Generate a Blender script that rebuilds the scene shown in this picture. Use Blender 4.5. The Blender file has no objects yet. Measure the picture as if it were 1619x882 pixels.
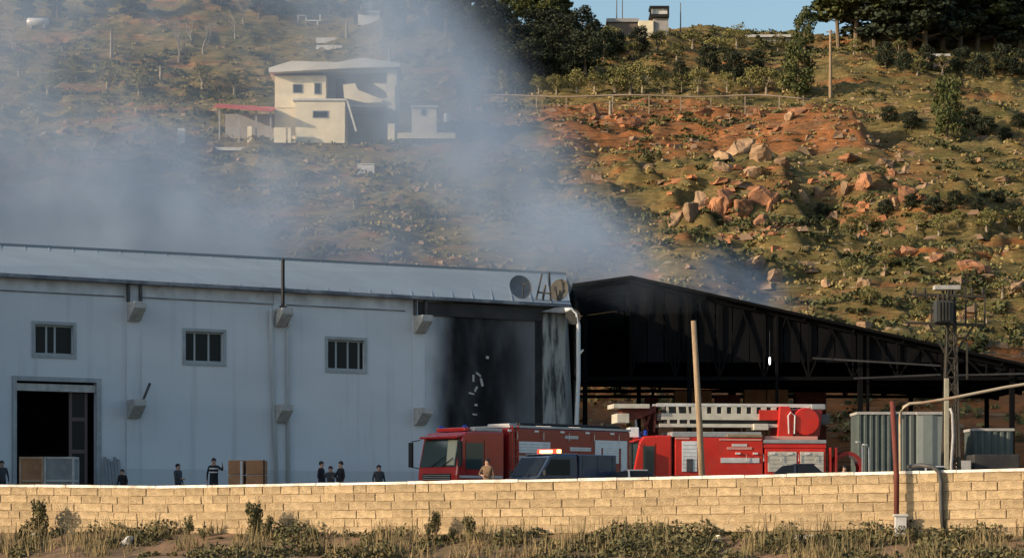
import bpy, bmesh, math, random
import numpy as np
from mathutils import Vector, Matrix, Euler
R = math.radians
random.seed(7)
rng = np.random.default_rng(7)
S = bpy.context.scene
COL = S.collection

# ------------------------------------------------------------------ camera, sky, sun, exposure
F = 3600.0; HZ = 810.0; CX = 809.5; ZC = -0.32          # focal length and horizon row in photo pixels, eye height
cam = bpy.data.cameras.new('camera'); co = bpy.data.objects.new('camera', cam); COL.objects.link(co)
co.location = (0, 0, ZC); co.rotation_euler = (R(90), 0, 0)
cam.sensor_width = 36.0; cam.lens = F / 1619 * 36.0
cam.shift_y = (HZ - 441) / 1619.0; cam.clip_start = 0.5; cam.clip_end = 20000
S.camera = co
SUN_EL = 17.5
SD = Vector((-0.93, -0.37, 0)).normalized()              # horizontal direction towards the sun
w = bpy.data.worlds.new('World'); S.world = w; w.use_nodes = True
wt = w.node_tree; bg = wt.nodes['Background']
sky = wt.nodes.new('ShaderNodeTexSky'); sky.sky_type = 'NISHITA'; sky.sun_disc = False
sky.sun_elevation = R(SUN_EL); sky.sun_rotation = math.atan2(SD.x, SD.y)
sky.air_density = 1.35; sky.dust_density = 2.6; sky.ozone_density = 3.2
wt.links.new(sky.outputs[0], bg.inputs[0]); bg.inputs[1].default_value = 0.15
sl = bpy.data.lights.new('sun', 'SUN'); sl.energy = 4.0; sl.angle = R(0.53); sl.color = (1.0, 0.80, 0.58)
so = bpy.data.objects.new('sun', sl); COL.objects.link(so)
sdir = Vector((SD.x * math.cos(R(SUN_EL)), SD.y * math.cos(R(SUN_EL)), math.sin(R(SUN_EL))))
so.rotation_euler = sdir.to_track_quat('Z', 'Y').to_euler(); so.location = (-60, -20, 60)
S.view_settings.view_transform = 'Standard'; S.view_settings.look = 'None'
S.view_settings.exposure = 0.44; S.view_settings.gamma = 1.0
S.cycles.max_bounces = 6; S.cycles.diffuse_bounces = 3; S.cycles.glossy_bounces = 3
S.cycles.transmission_bounces = 4; S.cycles.transparent_max_bounces = 8; S.cycles.volume_bounces = 1
S.cycles.volume_step_rate = 1.0; S.cycles.volume_max_steps = 64

# ------------------------------------------------------------------ helpers
def P(px, py, Y): return Vector(((px - CX) / F * Y, Y, ZC + (HZ - py) / F * Y))
def ZR(py, Y): return ZC + (HZ - py) / F * Y
def XP(px, Y): return (px - CX) / F * Y

OFF = {}     # object -> matrix world->local, for parts given in world coordinates
def tag(o, label=None, cat=None, group=None, kind=None):
    if label: o['label'] = label
    if cat: o['category'] = cat
    if group: o['group'] = group
    if kind: o['kind'] = kind
    return o
def thing(name, label, cat, loc=(0, 0, 0), rz=0.0, group=None, kind=None):
    o = bpy.data.objects.new(name, None); COL.objects.link(o)
    o.empty_display_size = 0.3
    o.location = loc; o.rotation_euler = (0, 0, rz)
    OFF[o] = (Matrix.Translation(Vector(loc)) @ Matrix.Rotation(rz, 4, 'Z')).inverted()
    return tag(o, label, cat, group, kind)
def dup(root, loc=None, rz=None, label=None, group=None, scale=None):
    r = root.copy(); COL.objects.link(r)
    if loc is not None: r.location = loc
    if rz is not None: r.rotation_euler = (0, 0, rz)
    if scale is not None: r.scale = scale if hasattr(scale, '__len__') else (scale,) * 3
    if label: r['label'] = label
    if group: r['group'] = group
    for ch in list(root.children):
        c = ch.copy(); COL.objects.link(c); c.parent = r
        for g in list(ch.children):
            d = g.copy(); COL.objects.link(d); d.parent = c
    return r

class MB:
    def __init__(s): s.v = []; s.f = []; s.m = []; s.cur = 0
    def add(s, vs, fs):
        b = len(s.v); s.v += [tuple(v) for v in vs]
        for f in fs: s.f.append(tuple(i + b for i in f)); s.m.append(s.cur)
        return s
    def box(s, c, d, M=None):
        x, y, z = d[0] / 2, d[1] / 2, d[2] / 2
        vs = [Vector((a * x, b * y, e * z)) for e in (-1, 1) for b in (-1, 1) for a in (-1, 1)]
        if M is not None: vs = [M @ v for v in vs]
        c = Vector(c); vs = [v + c for v in vs]
        return s.add(vs, [(0, 2, 3, 1), (4, 5, 7, 6), (0, 1, 5, 4), (2, 6, 7, 3), (0, 4, 6, 2), (1, 3, 7, 5)])
    def b2(s, a, b):
        return s.box([(a[i] + b[i]) / 2 for i in range(3)], [abs(b[i] - a[i]) for i in range(3)])
    def bar(s, p, q, w, h=None):
        p = Vector(p); q = Vector(q); h = h or w; d = q - p; L = d.length
        M = d.to_track_quat('X', 'Z').to_matrix()
        return s.box((p + q) / 2, (L, w, h), M)
    def tube(s, pts, r, n=8, cap=True):
        pts = [Vector(p) for p in pts]; rs = r if hasattr(r, '__len__') else [r] * len(pts)
        b = len(s.v); up = Vector((0.13, 0.21, 1)).normalized()
        for i, p in enumerate(pts):
            d = (pts[min(i + 1, len(pts) - 1)] - pts[max(i - 1, 0)]).normalized()
            u = d.cross(up if abs(d.dot(up)) < 0.95 else Vector((1, 0, 0))).normalized(); v = d.cross(u)
            for k in range(n):
                a = 2 * math.pi * k / n
                s.v.append(tuple(p + (u * math.cos(a) + v * math.sin(a)) * rs[i]))
        for i in range(len(pts) - 1):
            for k in range(n):
                k2 = (k + 1) % n
                s.f.append((b + i * n + k, b + i * n + k2, b + (i + 1) * n + k2, b + (i + 1) * n + k)); s.m.append(s.cur)
        if cap:
            s.f.append(tuple(b + k for k in range(n))[::-1]); s.m.append(s.cur)
            e = b + (len(pts) - 1) * n; s.f.append(tuple(e + k for k in range(n))); s.m.append(s.cur)
        return s
    def prism(s, prof, y0, y1, ax='y'):
        n = len(prof)
        def mk(a, b, t): return (a, t, b) if ax == 'y' else ((t, a, b) if ax == 'x' else (a, b, t))
        vs = [mk(a, b, y0) for a, b in prof] + [mk(a, b, y1) for a, b in prof]
        fs = [tuple(range(n)), tuple(range(2 * n - 1, n - 1, -1))]
        fs += [(i, i + n, (i + 1) % n + n, (i + 1) % n) for i in range(n)]
        return s.add(vs, fs)
    def hexa(s, q1, q2):
        vs = list(q1) + list(q2)
        return s.add(vs, [(3, 2, 1, 0), (4, 5, 6, 7), (0, 1, 5, 4), (1, 2, 6, 5), (2, 3, 7, 6), (3, 0, 4, 7)])
    def build(s, name, mat, parent=None, world=False, bevel=0, smooth=False, sub=0):
        vs = s.v
        if world and parent is not None and parent in OFF:
            M = OFF[parent]; vs = [tuple(M @ Vector(v)) for v in vs]
        me = bpy.data.meshes.new(name); me.from_pydata(vs, [], s.f)
        mats = mat if isinstance(mat, (list, tuple)) else [mat]
        for m in mats: me.materials.append(m)
        if len(mats) > 1:
            for p, mi in zip(me.polygons, s.m): p.material_index = mi
        bm = bmesh.new(); bm.from_mesh(me); bmesh.ops.recalc_face_normals(bm, faces=bm.faces); bm.to_mesh(me); bm.free()
        if smooth: me.polygons.foreach_set('use_smooth', [True] * len(me.polygons))
        o = bpy.data.objects.new(name, me); COL.objects.link(o)
        if parent is not None:
            o.parent = parent
            if parent in OFF: OFF[o] = OFF[parent]
        if bevel:
            md = o.modifiers.new('Bevel', 'BEVEL'); md.width = bevel; md.segments = 2; md.limit_method = 'ANGLE'; md.angle_limit = R(35)
        if sub:
            md = o.modifiers.new('Subsurf', 'SUBSURF'); md.levels = sub; md.render_levels = sub
        return o
def npmesh(name, V, Fc, mat, parent=None, smooth=False):
    """big mesh from numpy arrays, all faces with the same vertex count"""
    me = bpy.data.meshes.new(name); n = len(Fc); k = Fc.shape[1]
    me.vertices.add(len(V)); me.vertices.foreach_set('co', np.asarray(V, np.float32).ravel())
    me.loops.add(n * k); me.loops.foreach_set('vertex_index', np.asarray(Fc, np.int32).ravel())
    me.polygons.add(n); me.polygons.foreach_set('loop_start', np.arange(0, n * k, k, dtype=np.int32))
    me.polygons.foreach_set('loop_total', np.full(n, k, np.int32))
    me.polygons.foreach_set('use_smooth', np.full(n, smooth, bool))
    me.update(); me.validate()
    for m in (mat if isinstance(mat, (list, tuple)) else [mat]): me.materials.append(m)
    o = bpy.data.objects.new(name, me); COL.objects.link(o)
    if parent is not None: o.parent = parent
    return o

# ------------------------------------------------------------------ materials
def mat(name, c, rough=0.75, c2=None, ns=1.0, detail=4.0, metal=0.0, bump=0.0, bs=20.0, spec=0.35, stretch=(1, 1, 1), rnd=0.0, lo=.35, hi=.65, emit=None, coat=0.0, coord='Object'):
    m = bpy.data.materials.new(name); m.use_nodes = True; t = m.node_tree; b = t.nodes['Principled BSDF']
    b.inputs['Base Color'].default_value = (*c, 1); b.inputs['Roughness'].default_value = rough
    b.inputs['Metallic'].default_value = metal; b.inputs['Specular IOR Level'].default_value = spec
    if coat: b.inputs['Coat Weight'].default_value = coat; b.inputs['Coat Roughness'].default_value = 0.1
    if emit: b.inputs['Emission Color'].default_value = (*emit[0], 1); b.inputs['Emission Strength'].default_value = emit[1]
    tc = t.nodes.new('ShaderNodeTexCoord'); mp = t.nodes.new('ShaderNodeMapping'); mp.inputs['Scale'].default_value = stretch
    t.links.new(tc.outputs[coord], mp.inputs[0]); out = None
    if c2:
        n = t.nodes.new('ShaderNodeTexNoise'); n.inputs['Scale'].default_value = ns; n.inputs['Detail'].default_value = detail
        n.inputs['Roughness'].default_value = 0.62
        t.links.new(mp.outputs[0], n.inputs[0])
        r = t.nodes.new('ShaderNodeMapRange'); r.inputs[1].default_value = lo; r.inputs[2].default_value = hi
        t.links.new(n.outputs[0], r.inputs[0])
        x = t.nodes.new('ShaderNodeMix'); x.data_type = 'RGBA'
        x.inputs[6].default_value = (*c, 1); x.inputs[7].default_value = (*c2, 1)
        t.links.new(r.outputs[0], x.inputs[0]); out = x.outputs[2]
    if rnd:
        oi = t.nodes.new('ShaderNodeObjectInfo'); hs = t.nodes.new('ShaderNodeHueSaturation')
        r2 = t.nodes.new('ShaderNodeMapRange'); r2.inputs[3].default_value = 1 - rnd; r2.inputs[4].default_value = 1 + rnd
        t.links.new(oi.outputs['Random'], r2.inputs[0]); t.links.new(r2.outputs[0], hs.inputs['Value'])
        if out: t.links.new(out, hs.inputs['Color'])
        else: hs.inputs['Color'].default_value = (*c, 1)
        out = hs.outputs[0]
    if out: t.links.new(out, b.inputs['Base Color'])
    if bump:
        n2 = t.nodes.new('ShaderNodeTexNoise'); n2.inputs['Scale'].default_value = bs; n2.inputs['Detail'].default_value = 5
        t.links.new(mp.outputs[0], n2.inputs[0]); bu = t.nodes.new('ShaderNodeBump'); bu.inputs['Strength'].default_value = bump
        bu.inputs['Distance'].default_value = 0.05
        t.links.new(n2.outputs[0], bu.inputs['Height']); t.links.new(bu.outputs[0], b.inputs['Normal'])
    return m
M = {}
M['block'] = mat('block', (.50, .37, .215), .9, (.33, .24, .135), 2.2, bump=.7, bs=9, rnd=.17)
M['coping'] = mat('coping', (.86, .80, .70), .85, (.50, .42, .33), 1.8, bump=.5, rnd=.12, lo=.45, hi=.7)
M['mortar'] = mat('mortar', (.38, .27, .15), .95, (.28, .20, .11), 2)
M['conc'] = mat('concrete', (.42, .40, .37), .85, (.30, .29, .27), 2.2, bump=.25)
M['concp'] = mat('pale_concrete', (.52, .50, .46), .85, (.36, .34, .31), 3.0, bump=.25)
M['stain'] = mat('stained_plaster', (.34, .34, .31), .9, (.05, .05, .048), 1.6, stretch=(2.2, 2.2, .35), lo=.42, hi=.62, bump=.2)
M['roof'] = mat('roof_sheet', (.25, .30, .33), .6, (.21, .25, .28), .35, metal=0.0, stretch=(1, .3, 1))
M['ridge'] = mat('ridge_cap', (.20, .235, .26), .6)
M['gutter'] = mat('gutter', (.12, .13, .15), .6, (.26, .27, .28), .8, lo=.45, hi=.6)
M['soot'] = mat('soot', (.012, .012, .013), .85, (.03, .028, .027), 1.0)
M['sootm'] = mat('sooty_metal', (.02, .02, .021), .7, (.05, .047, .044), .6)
M['char'] = mat('shaded_sooty_steel', (.004, .004, .0045), .9, spec=.1)  # soot black, deepened further to hold the shade under the roof
M['shade_clad'] = mat('shaded_sooty_cladding', (.008, .008, .009), .9, (.006, .006, .0065), .5, spec=.1)  # sooty tone, darkened to carry the shed interior's shade as well
M['steel'] = mat('steel', (.05, .05, .05), .55, (.09, .085, .08), 1.2)
M['wframe'] = mat('window_frame', (.36, .38, .37), .6)
M['surround'] = mat('window_surround', (.40, .42, .42), .85, (.3, .31, .31), 2)
M['glass'] = mat('dark_glass', (.008, .010, .012), .3, spec=.25)
M['brownf'] = mat('brown_frame', (.13, .085, .08), .6)
M['pipe'] = mat('white_pipe', (.58, .60, .60), .45)
M['black'] = mat('black_rubber', (.015, .015, .016), .7)
M['asphalt'] = mat('asphalt', (.20, .18, .15), .95, (.27, .25, .21), .8, bump=.3)
M['red1'] = mat('red_paint', (.46, .024, .022), .32, (.38, .018, .018), 1.2, coat=.6)
M['maroon'] = mat('maroon_paint', (.30, .018, .022), .4, (.23, .014, .016), 1.0, coat=.4)
M['red2'] = mat('bright_red_paint', (.66, .030, .022), .33, (.52, .02, .016), 1.0, coat=.5)
M['white'] = mat('white_paint', (.70, .69, .66), .5, (.55, .53, .50), 2.0)
M['locker'] = mat('roller_shutter', (.80, .80, .78), .45, (.68, .68, .66), 3.0)
M['alu'] = mat('aluminium', (.45, .44, .42), .4, (.34, .33, .31), 2, metal=.35)
M['ladder'] = mat('ladder_paint', (.60, .56, .46), .5, (.46, .42, .34), 2)
M['blue'] = mat('blue_paint', (.030, .060, .105), .4, (.022, .045, .085), 1.0, coat=.5)
M['bluep'] = mat('pale_blue_roof', (.13, .17, .22), .3, coat=.4)
M['dark'] = mat('dark_car_paint', (.02, .022, .035), .25, coat=.7)
M['chrome'] = mat('chrome', (.6, .6, .6), .25, metal=.9)
M['bluelens'] = mat('blue_lens', (.02, .06, .35), .2)
M['lamp'] = mat('lamp_lens', (.75, .72, .68), .2, spec=.6)
M['beacon'] = mat('beacon_lit', (.9, .05, .02), .3, emit=((1.0, .045, .02), 1.6))
M['beaconc'] = mat('beacon_core', (1, .7, .3), .3, emit=((1.0, .50, .14), 7))
M['bulb'] = mat('bulb_lit', (1, 1, 1), .3, emit=((.9, .95, 1), 2.5))
M['dishs'] = mat('sooted_dish', (.075, .07, .06), .8, (.05, .047, .04), 2.0)
M['wood'] = mat('pole_wood', (.33, .24, .15), .85, (.22, .15, .09), 4, stretch=(4, 4, .5), bump=.3)
M['cardboard'] = mat('cardboard', (.42, .21, .10), .9, (.30, .14, .07), 2.5)
M['crateg'] = mat('grey_plank_crate_shade', (.28, .28, .27), .9, (.2, .2, .2), 2.5)  # own grey of the planks; painted shade on the doorway crate
M['rust'] = mat('rusty_red', (.15, .036, .024), .8, (.09, .026, .018), 3)
M['pale'] = mat('pale_pipe', (.38, .32, .23), .6, (.34, .17, .08), .9, lo=.5, hi=.62)
M['corr'] = mat('corrugated_sheet', (.085, .105, .095), .7, (.06, .075, .07), 1.2)
M['corr2'] = mat('pale_sheet', (.19, .215, .20), .7, (.16, .18, .17), 1.2)
M['skin'] = mat('skin', (.42, .25, .17), .6)
M['hair'] = mat('hair', (.015, .012, .01), .6)
M['jacket'] = mat('dark_jacket', (.02, .02, .024), .9)
M['jacketg'] = mat('grey_jacket', (.06, .06, .065), .9)
M['tan'] = mat('tan_jacket', (.42, .30, .18), .9)
M['tan2'] = mat('tan_coat', (.20, .13, .075), .9, (.13, .08, .05), 5)
M['reflect'] = mat('reflective_tape', (.6, .6, .58), .5)
M['trous'] = mat('trousers', (.03, .032, .04), .9)
M['house'] = mat('house_wall', (.80, .70, .50), .9, (.66, .57, .40), .7, bump=.2)
M['houseg'] = mat('grey_plaster', (.36, .34, .32), .9, (.27, .26, .25), .6)
M['slab'] = mat('roof_slab', (.62, .59, .54), .9, (.48, .46, .42), .6)
M['redroof'] = mat('red_sheet_roof', (.50, .10, .07), .6, (.4, .07, .05), .8)
M['bark'] = mat('bark', (.13, .095, .06), .95, (.20, .15, .10), 3)
M['barkp'] = mat('pale_bark', (.30, .25, .18), .95, (.2, .16, .11), 2)
M['olive'] = mat('olive_leaves', (.21, .185, .06), .8, (.11, .11, .035), .9, rnd=.25)
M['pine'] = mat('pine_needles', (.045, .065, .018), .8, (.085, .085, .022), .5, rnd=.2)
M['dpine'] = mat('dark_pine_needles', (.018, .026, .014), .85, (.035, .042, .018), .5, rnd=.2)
M['shrub'] = mat('shrub_leaves', (.10, .10, .035), .85, (.045, .052, .018), .25, coord='Object')
M['dry'] = mat('dry_scrub', (.34, .25, .10), .9, (.17, .15, .055), .18)
M['fshrub'] = mat('near_shrub_leaves', (.17, .145, .06), .8, (.045, .05, .022), 1.3, rnd=.2)
M['fdry'] = mat('near_dry_stems', (.30, .22, .11), .9, (.14, .12, .055), .9)
M['rock'] = mat('rock', (.40, .26, .15), .95, (.20, .13, .08), 1.3, bump=.6, bs=3, rnd=.25)
M['rocko'] = mat('orange_rock', (.40, .18, .085), .95, (.17, .09, .055), 1.1, bump=.6, bs=3, rnd=.2)

# ------------------------------------------------------------------ numpy noise
_T = rng.random((256, 256))
def vnoise(x, y):
    xi = np.floor(x).astype(int); yi = np.floor(y).astype(int); fx = x - xi; fy = y - yi
    fx = fx * fx * (3 - 2 * fx); fy = fy * fy * (3 - 2 * fy)
    a = _T[xi & 255, yi & 255]; b = _T[(xi + 1) & 255, yi & 255]; c = _T[xi & 255, (yi + 1) & 255]; d = _T[(xi + 1) & 255, (yi + 1) & 255]
    return (a * (1 - fx) + b * fx) * (1 - fy) + (c * (1 - fx) + d * fx) * fy
def fbm(x, y, o=4):
    s = 0; a = .5
    for i in range(o): s = s + a * vnoise(x + 17.3 * i, y + 9.1 * i); x = x * 2.03; y = y * 2.03; a *= .5
    return s * 2 - 0.94
def sst(a, b, x):
    t = np.clip((x - a) / (b - a), 0, 1); return t * t * (3 - 2 * t)

# ------------------------------------------------------------------ hillside
PY = np.array([100, 147, 152, 158, 175, 200, 230, 250, 280, 296, 304, 318, 326, 336, 345, 370, 400, 420, 470, 900])
PZ = np.array([0, 0, 5.2, 8.2, 12.0, 17.5, 25.9, 31.6, 41.0, 47.4, 48.6, 54.0, 58.2, 60.2, 62.0, 73.2, 84.2, 88.4, 88.4, 60])
def H(x, y):
    x = np.asarray(x, float); y = np.asarray(y, float)
    z = np.interp(y + 3.0 * (fbm(x * .03, y * .03 + 5, 2)), PY, PZ)
    z = np.where(y < 150, np.interp(y, PY, PZ), z)
    on = sst(148, 165, y)
    away = 1 - .85 * np.exp(-(((x + 22) / 13) ** 2 + ((y - 300) / 9) ** 2) ** 2)       # quiet ground round the house
    away = away * (1 - .8 * np.exp(-((y - 330) / 5) ** 2) * sst(-12, -2, x) * (1 - sst(42, 50, x)))
    z = z + on * away * (3.0 * fbm(x * .035, y * .06, 3) + 1.9 * fbm(x * .13 + 40, y * .22, 3) + .75 * fbm(x * .55, y * .9 + 9, 3))
    # terraces: uneven steps following the contours
    st = 2.6; q = z / st + 1.1 * fbm(x * .02 + 3, y * .02, 2); fr = q - np.floor(q)
    tam = on * away * sst(0.25, .6, fbm(x * .025 + 70, y * .03, 2) + .55) * (1 - sst(350, 380, y))
    z = z + tam * st * .85 * (sst(.62, .95, fr) - fr)
    rd = 1 - np.abs(fbm(x * .05 + 21, y * .30, 3)); z = z + on * away * 1.1 * (rd ** 5 - .4) * (1 - sst(350, 400, y))
    # spurs: steep on the side turned from the sun
    def spur(px, Y, a, wl, wr, wy):
        cx = XP(px, Y); d = x - cx
        return a * np.exp(-((y - Y) / wy) ** 2) * np.where(d < 0, np.exp(-(d / wl) ** 2), 1 - sst(0, wr, d))
    z = z + on * (spur(1225, 262, 5.5, 14, 4.5, 12) + spur(1340, 305, 5, 12, 4, 10) + spur(1490, 315, 4.5, 9, 4, 9)
                  + spur(1385, 262, 3.5, 6, 3.5, 8) + spur(1520, 250, 4, 8, 4, 8) + spur(720, 385, 9, 10, 8, 22)
                  + spur(1130, 215, 3.5, 10, 4, 9) + spur(900, 300, 2.0, 9, 4, 8) + spur(1500, 215, 3, 8, 4, 8))
    left = 1 - sst(-22, -6, x * (400 / np.maximum(y, 300)))
    z = z + left * sst(360, 420, y) * 14
    return z
def hit(px, py, y0=149.0):
    ys = np.arange(y0, 470, .25); zs = ZC + (HZ - py) / F * ys; xs = (px - CX) / F * ys
    g = H(xs, ys) >= zs; i = int(np.argmax(g))
    if not g.any():
        row = HZ - (H(xs, ys) - ZC) * F / ys; i = int(np.argmin(np.where(ys > 380, row, 1e9)))
    return Vector((xs[i], ys[i], float(H(xs[i], ys[i]))))

def grime(m, zc, amt=.6):
    t = m.node_tree; b = t.nodes['Principled BSDF']; src = b.inputs['Base Color'].links[0].from_socket
    tc = t.nodes.new('ShaderNodeTexCoord'); sp = t.nodes.new('ShaderNodeSeparateXYZ'); n = t.nodes.new('ShaderNodeTexNoise'); n.inputs['Scale'].default_value = 1.6; n.inputs['Detail'].default_value = 8; n.inputs['Roughness'].default_value = .7
    t.links.new(tc.outputs['Object'], n.inputs[0]); t.links.new(tc.outputs['Object'], sp.inputs[0])
    r = t.nodes.new('ShaderNodeMapRange'); r.inputs[1].default_value = zc + 1.3; r.inputs[2].default_value = zc - .6; t.links.new(sp.outputs[2], r.inputs[0])
    r2 = t.nodes.new('ShaderNodeMapRange'); r2.inputs[1].default_value = .42; r2.inputs[2].default_value = .72; t.links.new(n.outputs[0], r2.inputs[0])
    a = t.nodes.new('ShaderNodeMath'); a.operation = 'MULTIPLY_ADD'; t.links.new(r.outputs[0], a.inputs[0]); a.inputs[1].default_value = .18; 
    a2 = t.nodes.new('ShaderNodeMath'); a2.operation = 'MULTIPLY'; t.links.new(r2.outputs[0], a2.inputs[0]); a2.inputs[1].default_value = amt; t.links.new(a2.outputs[0], a.inputs[2])
    x = t.nodes.new('ShaderNodeMix'); x.data_type = 'RGBA'; t.links.new(a.outputs[0], x.inputs[0]); t.links.new(src, x.inputs[6]); x.inputs[7].default_value = (.13, .095, .07, 1)
    t.links.new(x.outputs[2], b.inputs['Base Color']); t.links.new(a.outputs[0], b.inputs['Roughness'])
for k_ in ('red1', 'maroon', 'red2', 'white', 'locker', 'blue'): grime(M[k_], 1.2, .2)
def hill_material():
    m = bpy.data.materials.new('hillside'); m.use_nodes = True; t = m.node_tree; b = t.nodes['Principled BSDF']
    N = lambda k: t.nodes.new(k); L = t.links.new
    b.inputs['Roughness'].default_value = .95; b.inputs['Specular IOR Level'].default_value = .1
    tc = N('ShaderNodeTexCoord'); mp = N('ShaderNodeMapping'); mp.inputs['Scale'].default_value = (.28, 1.0, 2.0); L(tc.outputs['Object'], mp.inputs[0])
    def noise(sc, det, src=mp):
        n = N('ShaderNodeTexNoise'); n.inputs['Scale'].default_value = sc; n.inputs['Detail'].default_value = det; n.inputs['Roughness'].default_value = .65
        L(src.outputs[0], n.inputs[0]); return n.outputs[0]
    def ramp(f, a, bb):
        r = N('ShaderNodeMapRange'); r.inputs[1].default_value = a; r.inputs[2].default_value = bb; L(f, r.inputs[0]); return r.outputs[0]
    def mix(f, c1, c2):
        x = N('ShaderNodeMix'); x.data_type = 'RGBA'; L(f, x.inputs[0])
        for k, c in ((6, c1), (7, c2)):
            if isinstance(c, tuple): x.inputs[k].default_value = (*c, 1)
            else: L(c, x.inputs[k])
        return x.outputs[2]
    grass = mix(ramp(noise(.35, 6), .38, .62), (.26, .185, .072), (.125, .112, .043))
    soil = mix(ramp(noise(.5, 6), .35, .65), (.42, .16, .055), (.22, .12, .06))
    # orange earth shows in the cut bank under the road and low behind the shed
    sp = N('ShaderNodeSeparateXYZ'); L(tc.outputs['Object'], sp.inputs[0])
    def band(o, a, b2, c, d):
        r1 = N('ShaderNodeMapRange'); r1.interpolation_type = 'SMOOTHSTEP'; r1.inputs[1].default_value = a; r1.inputs[2].default_value = b2; L(o, r1.inputs[0])
        r2 = N('ShaderNodeMapRange'); r2.interpolation_type = 'SMOOTHSTEP'; r2.inputs[1].default_value = c; r2.inputs[2].default_value = d
        r2.inputs[3].default_value = 1; r2.inputs[4].default_value = 0; L(o, r2.inputs[0])
        mm = N('ShaderNodeMath'); mm.operation = 'MULTIPLY'; L(r1.outputs[0], mm.inputs[0]); L(r2.outputs[0], mm.inputs[1]); return mm.outputs[0]
    bz = band(sp.outputs[2], 43, 50, 58, 60.5); bx = band(sp.outputs[0], 0, 8, 42, 55)
    mm = N('ShaderNodeMath'); mm.operation = 'MULTIPLY'; L(bz, mm.inputs[0]); L(bx, mm.inputs[1])
    low = band(sp.outputs[2], 0, 3, 11, 15)
    mx = N('ShaderNodeMath'); mx.operation = 'MAXIMUM'; L(mm.outputs[0], mx.inputs[0]); L(low, mx.inputs[1])
    ad = N('ShaderNodeMath'); ad.operation = 'MULTIPLY_ADD'; L(mx.outputs[0], ad.inputs[0]); ad.inputs[1].default_value = .26; L(noise(.16, 7), ad.inputs[2])
    base = mix(ramp(ad.outputs[0], .52, .66), grass, soil)
    pale = mix(ramp(noise(1.3, 5), .60, .70), base, (.42, .34, .22))
    dk = mix(ramp(noise(.8, 6), .30, .44), (.045, .045, .022), pale)
    L(dk, b.inputs['Base Color'])
    bu = N('ShaderNodeBump'); bu.inputs['Strength'].default_value = 1.0; bu.inputs['Distance'].default_value = 1.1
    L(noise(1.1, 9), bu.inputs['Height']); L(bu.outputs[0], b.inputs['Normal'])
    return m
M['hill'] = hill_material()
def terrain():
    nx, ny = 640, 860
    u = np.linspace(-1, 1, nx); xs = np.sign(u) * (np.abs(u) ** 1.15) * 150
    v = np.linspace(0, 1, ny); ys = np.interp(v, [0, .04, .14, .9, 1], [100, 146, 165, 430, 900])
    X, Y = np.meshgrid(xs, ys); Z = H(X, Y) - .03 * (Y < 148)
    V = np.stack([X, Y, Z], -1).reshape(-1, 3)
    i = np.arange(ny - 1)[:, None] * nx + np.arange(nx - 1)[None, :]
    Fc = np.stack([i, i + 1, i + nx + 1, i + nx], -1).reshape(-1, 4)
    o = npmesh('hillside', V, Fc, M['hill'], smooth=True); tag(o, kind='structure')
terrain()

# ground sheets
def sheet(name, pts, m, zf=None, z=0):
    b = MB(); b.add([(p[0], p[1], p[2] if len(p) > 2 else z) for p in pts], [tuple(range(len(pts)))])
    return tag(b.build(name, m), kind='structure')
WK = 0.405
def wallY(x): return 76.35 - WK * x
def near_ground():
    xs = np.linspace(-60, 60, 160); ts = np.concatenate([np.linspace(0, 14, 60), np.linspace(15, 90, 16)])
    X, Tt = np.meshgrid(xs, ts); Yv = wallY(X) + .2 - Tt
    Z = np.interp(Tt, [0, .3, 3, 9, 20, 90], [-1.02, -1.05, -1.7, -2.5, -2.5, -2.4]) + .14 * fbm(X * .8, Yv * .8, 3) * sst(.2, 2, Tt)
    V = np.stack([X, Yv, Z], -1).reshape(-1, 3); nx = len(xs); ny = len(ts)
    i = np.arange(ny - 1)[:, None] * nx + np.arange(nx - 1)[None, :]
    Fc = np.stack([i + nx, i + nx + 1, i + 1, i], -1).reshape(-1, 4)
    o = npmesh('roadside_bank', V, Fc, mat('bank_soil', (.26, .15, .085), .95, (.11, .085, .045), 1.1, bump=.6, bs=6), smooth=True); tag(o, kind='structure')
near_ground()
sheet('yard_ground', [(-60, wallY(-60) + .3), (60, wallY(60) + .3), (60, 160), (-60, 160)], M['asphalt'], z=0.0)
sheet('far_ground', [(-3000, -3000), (3000, -3000), (3000, 3000), (-3000, 3000)], mat('plain', (.16, .14, .07), .95), z=-3.2)

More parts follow.
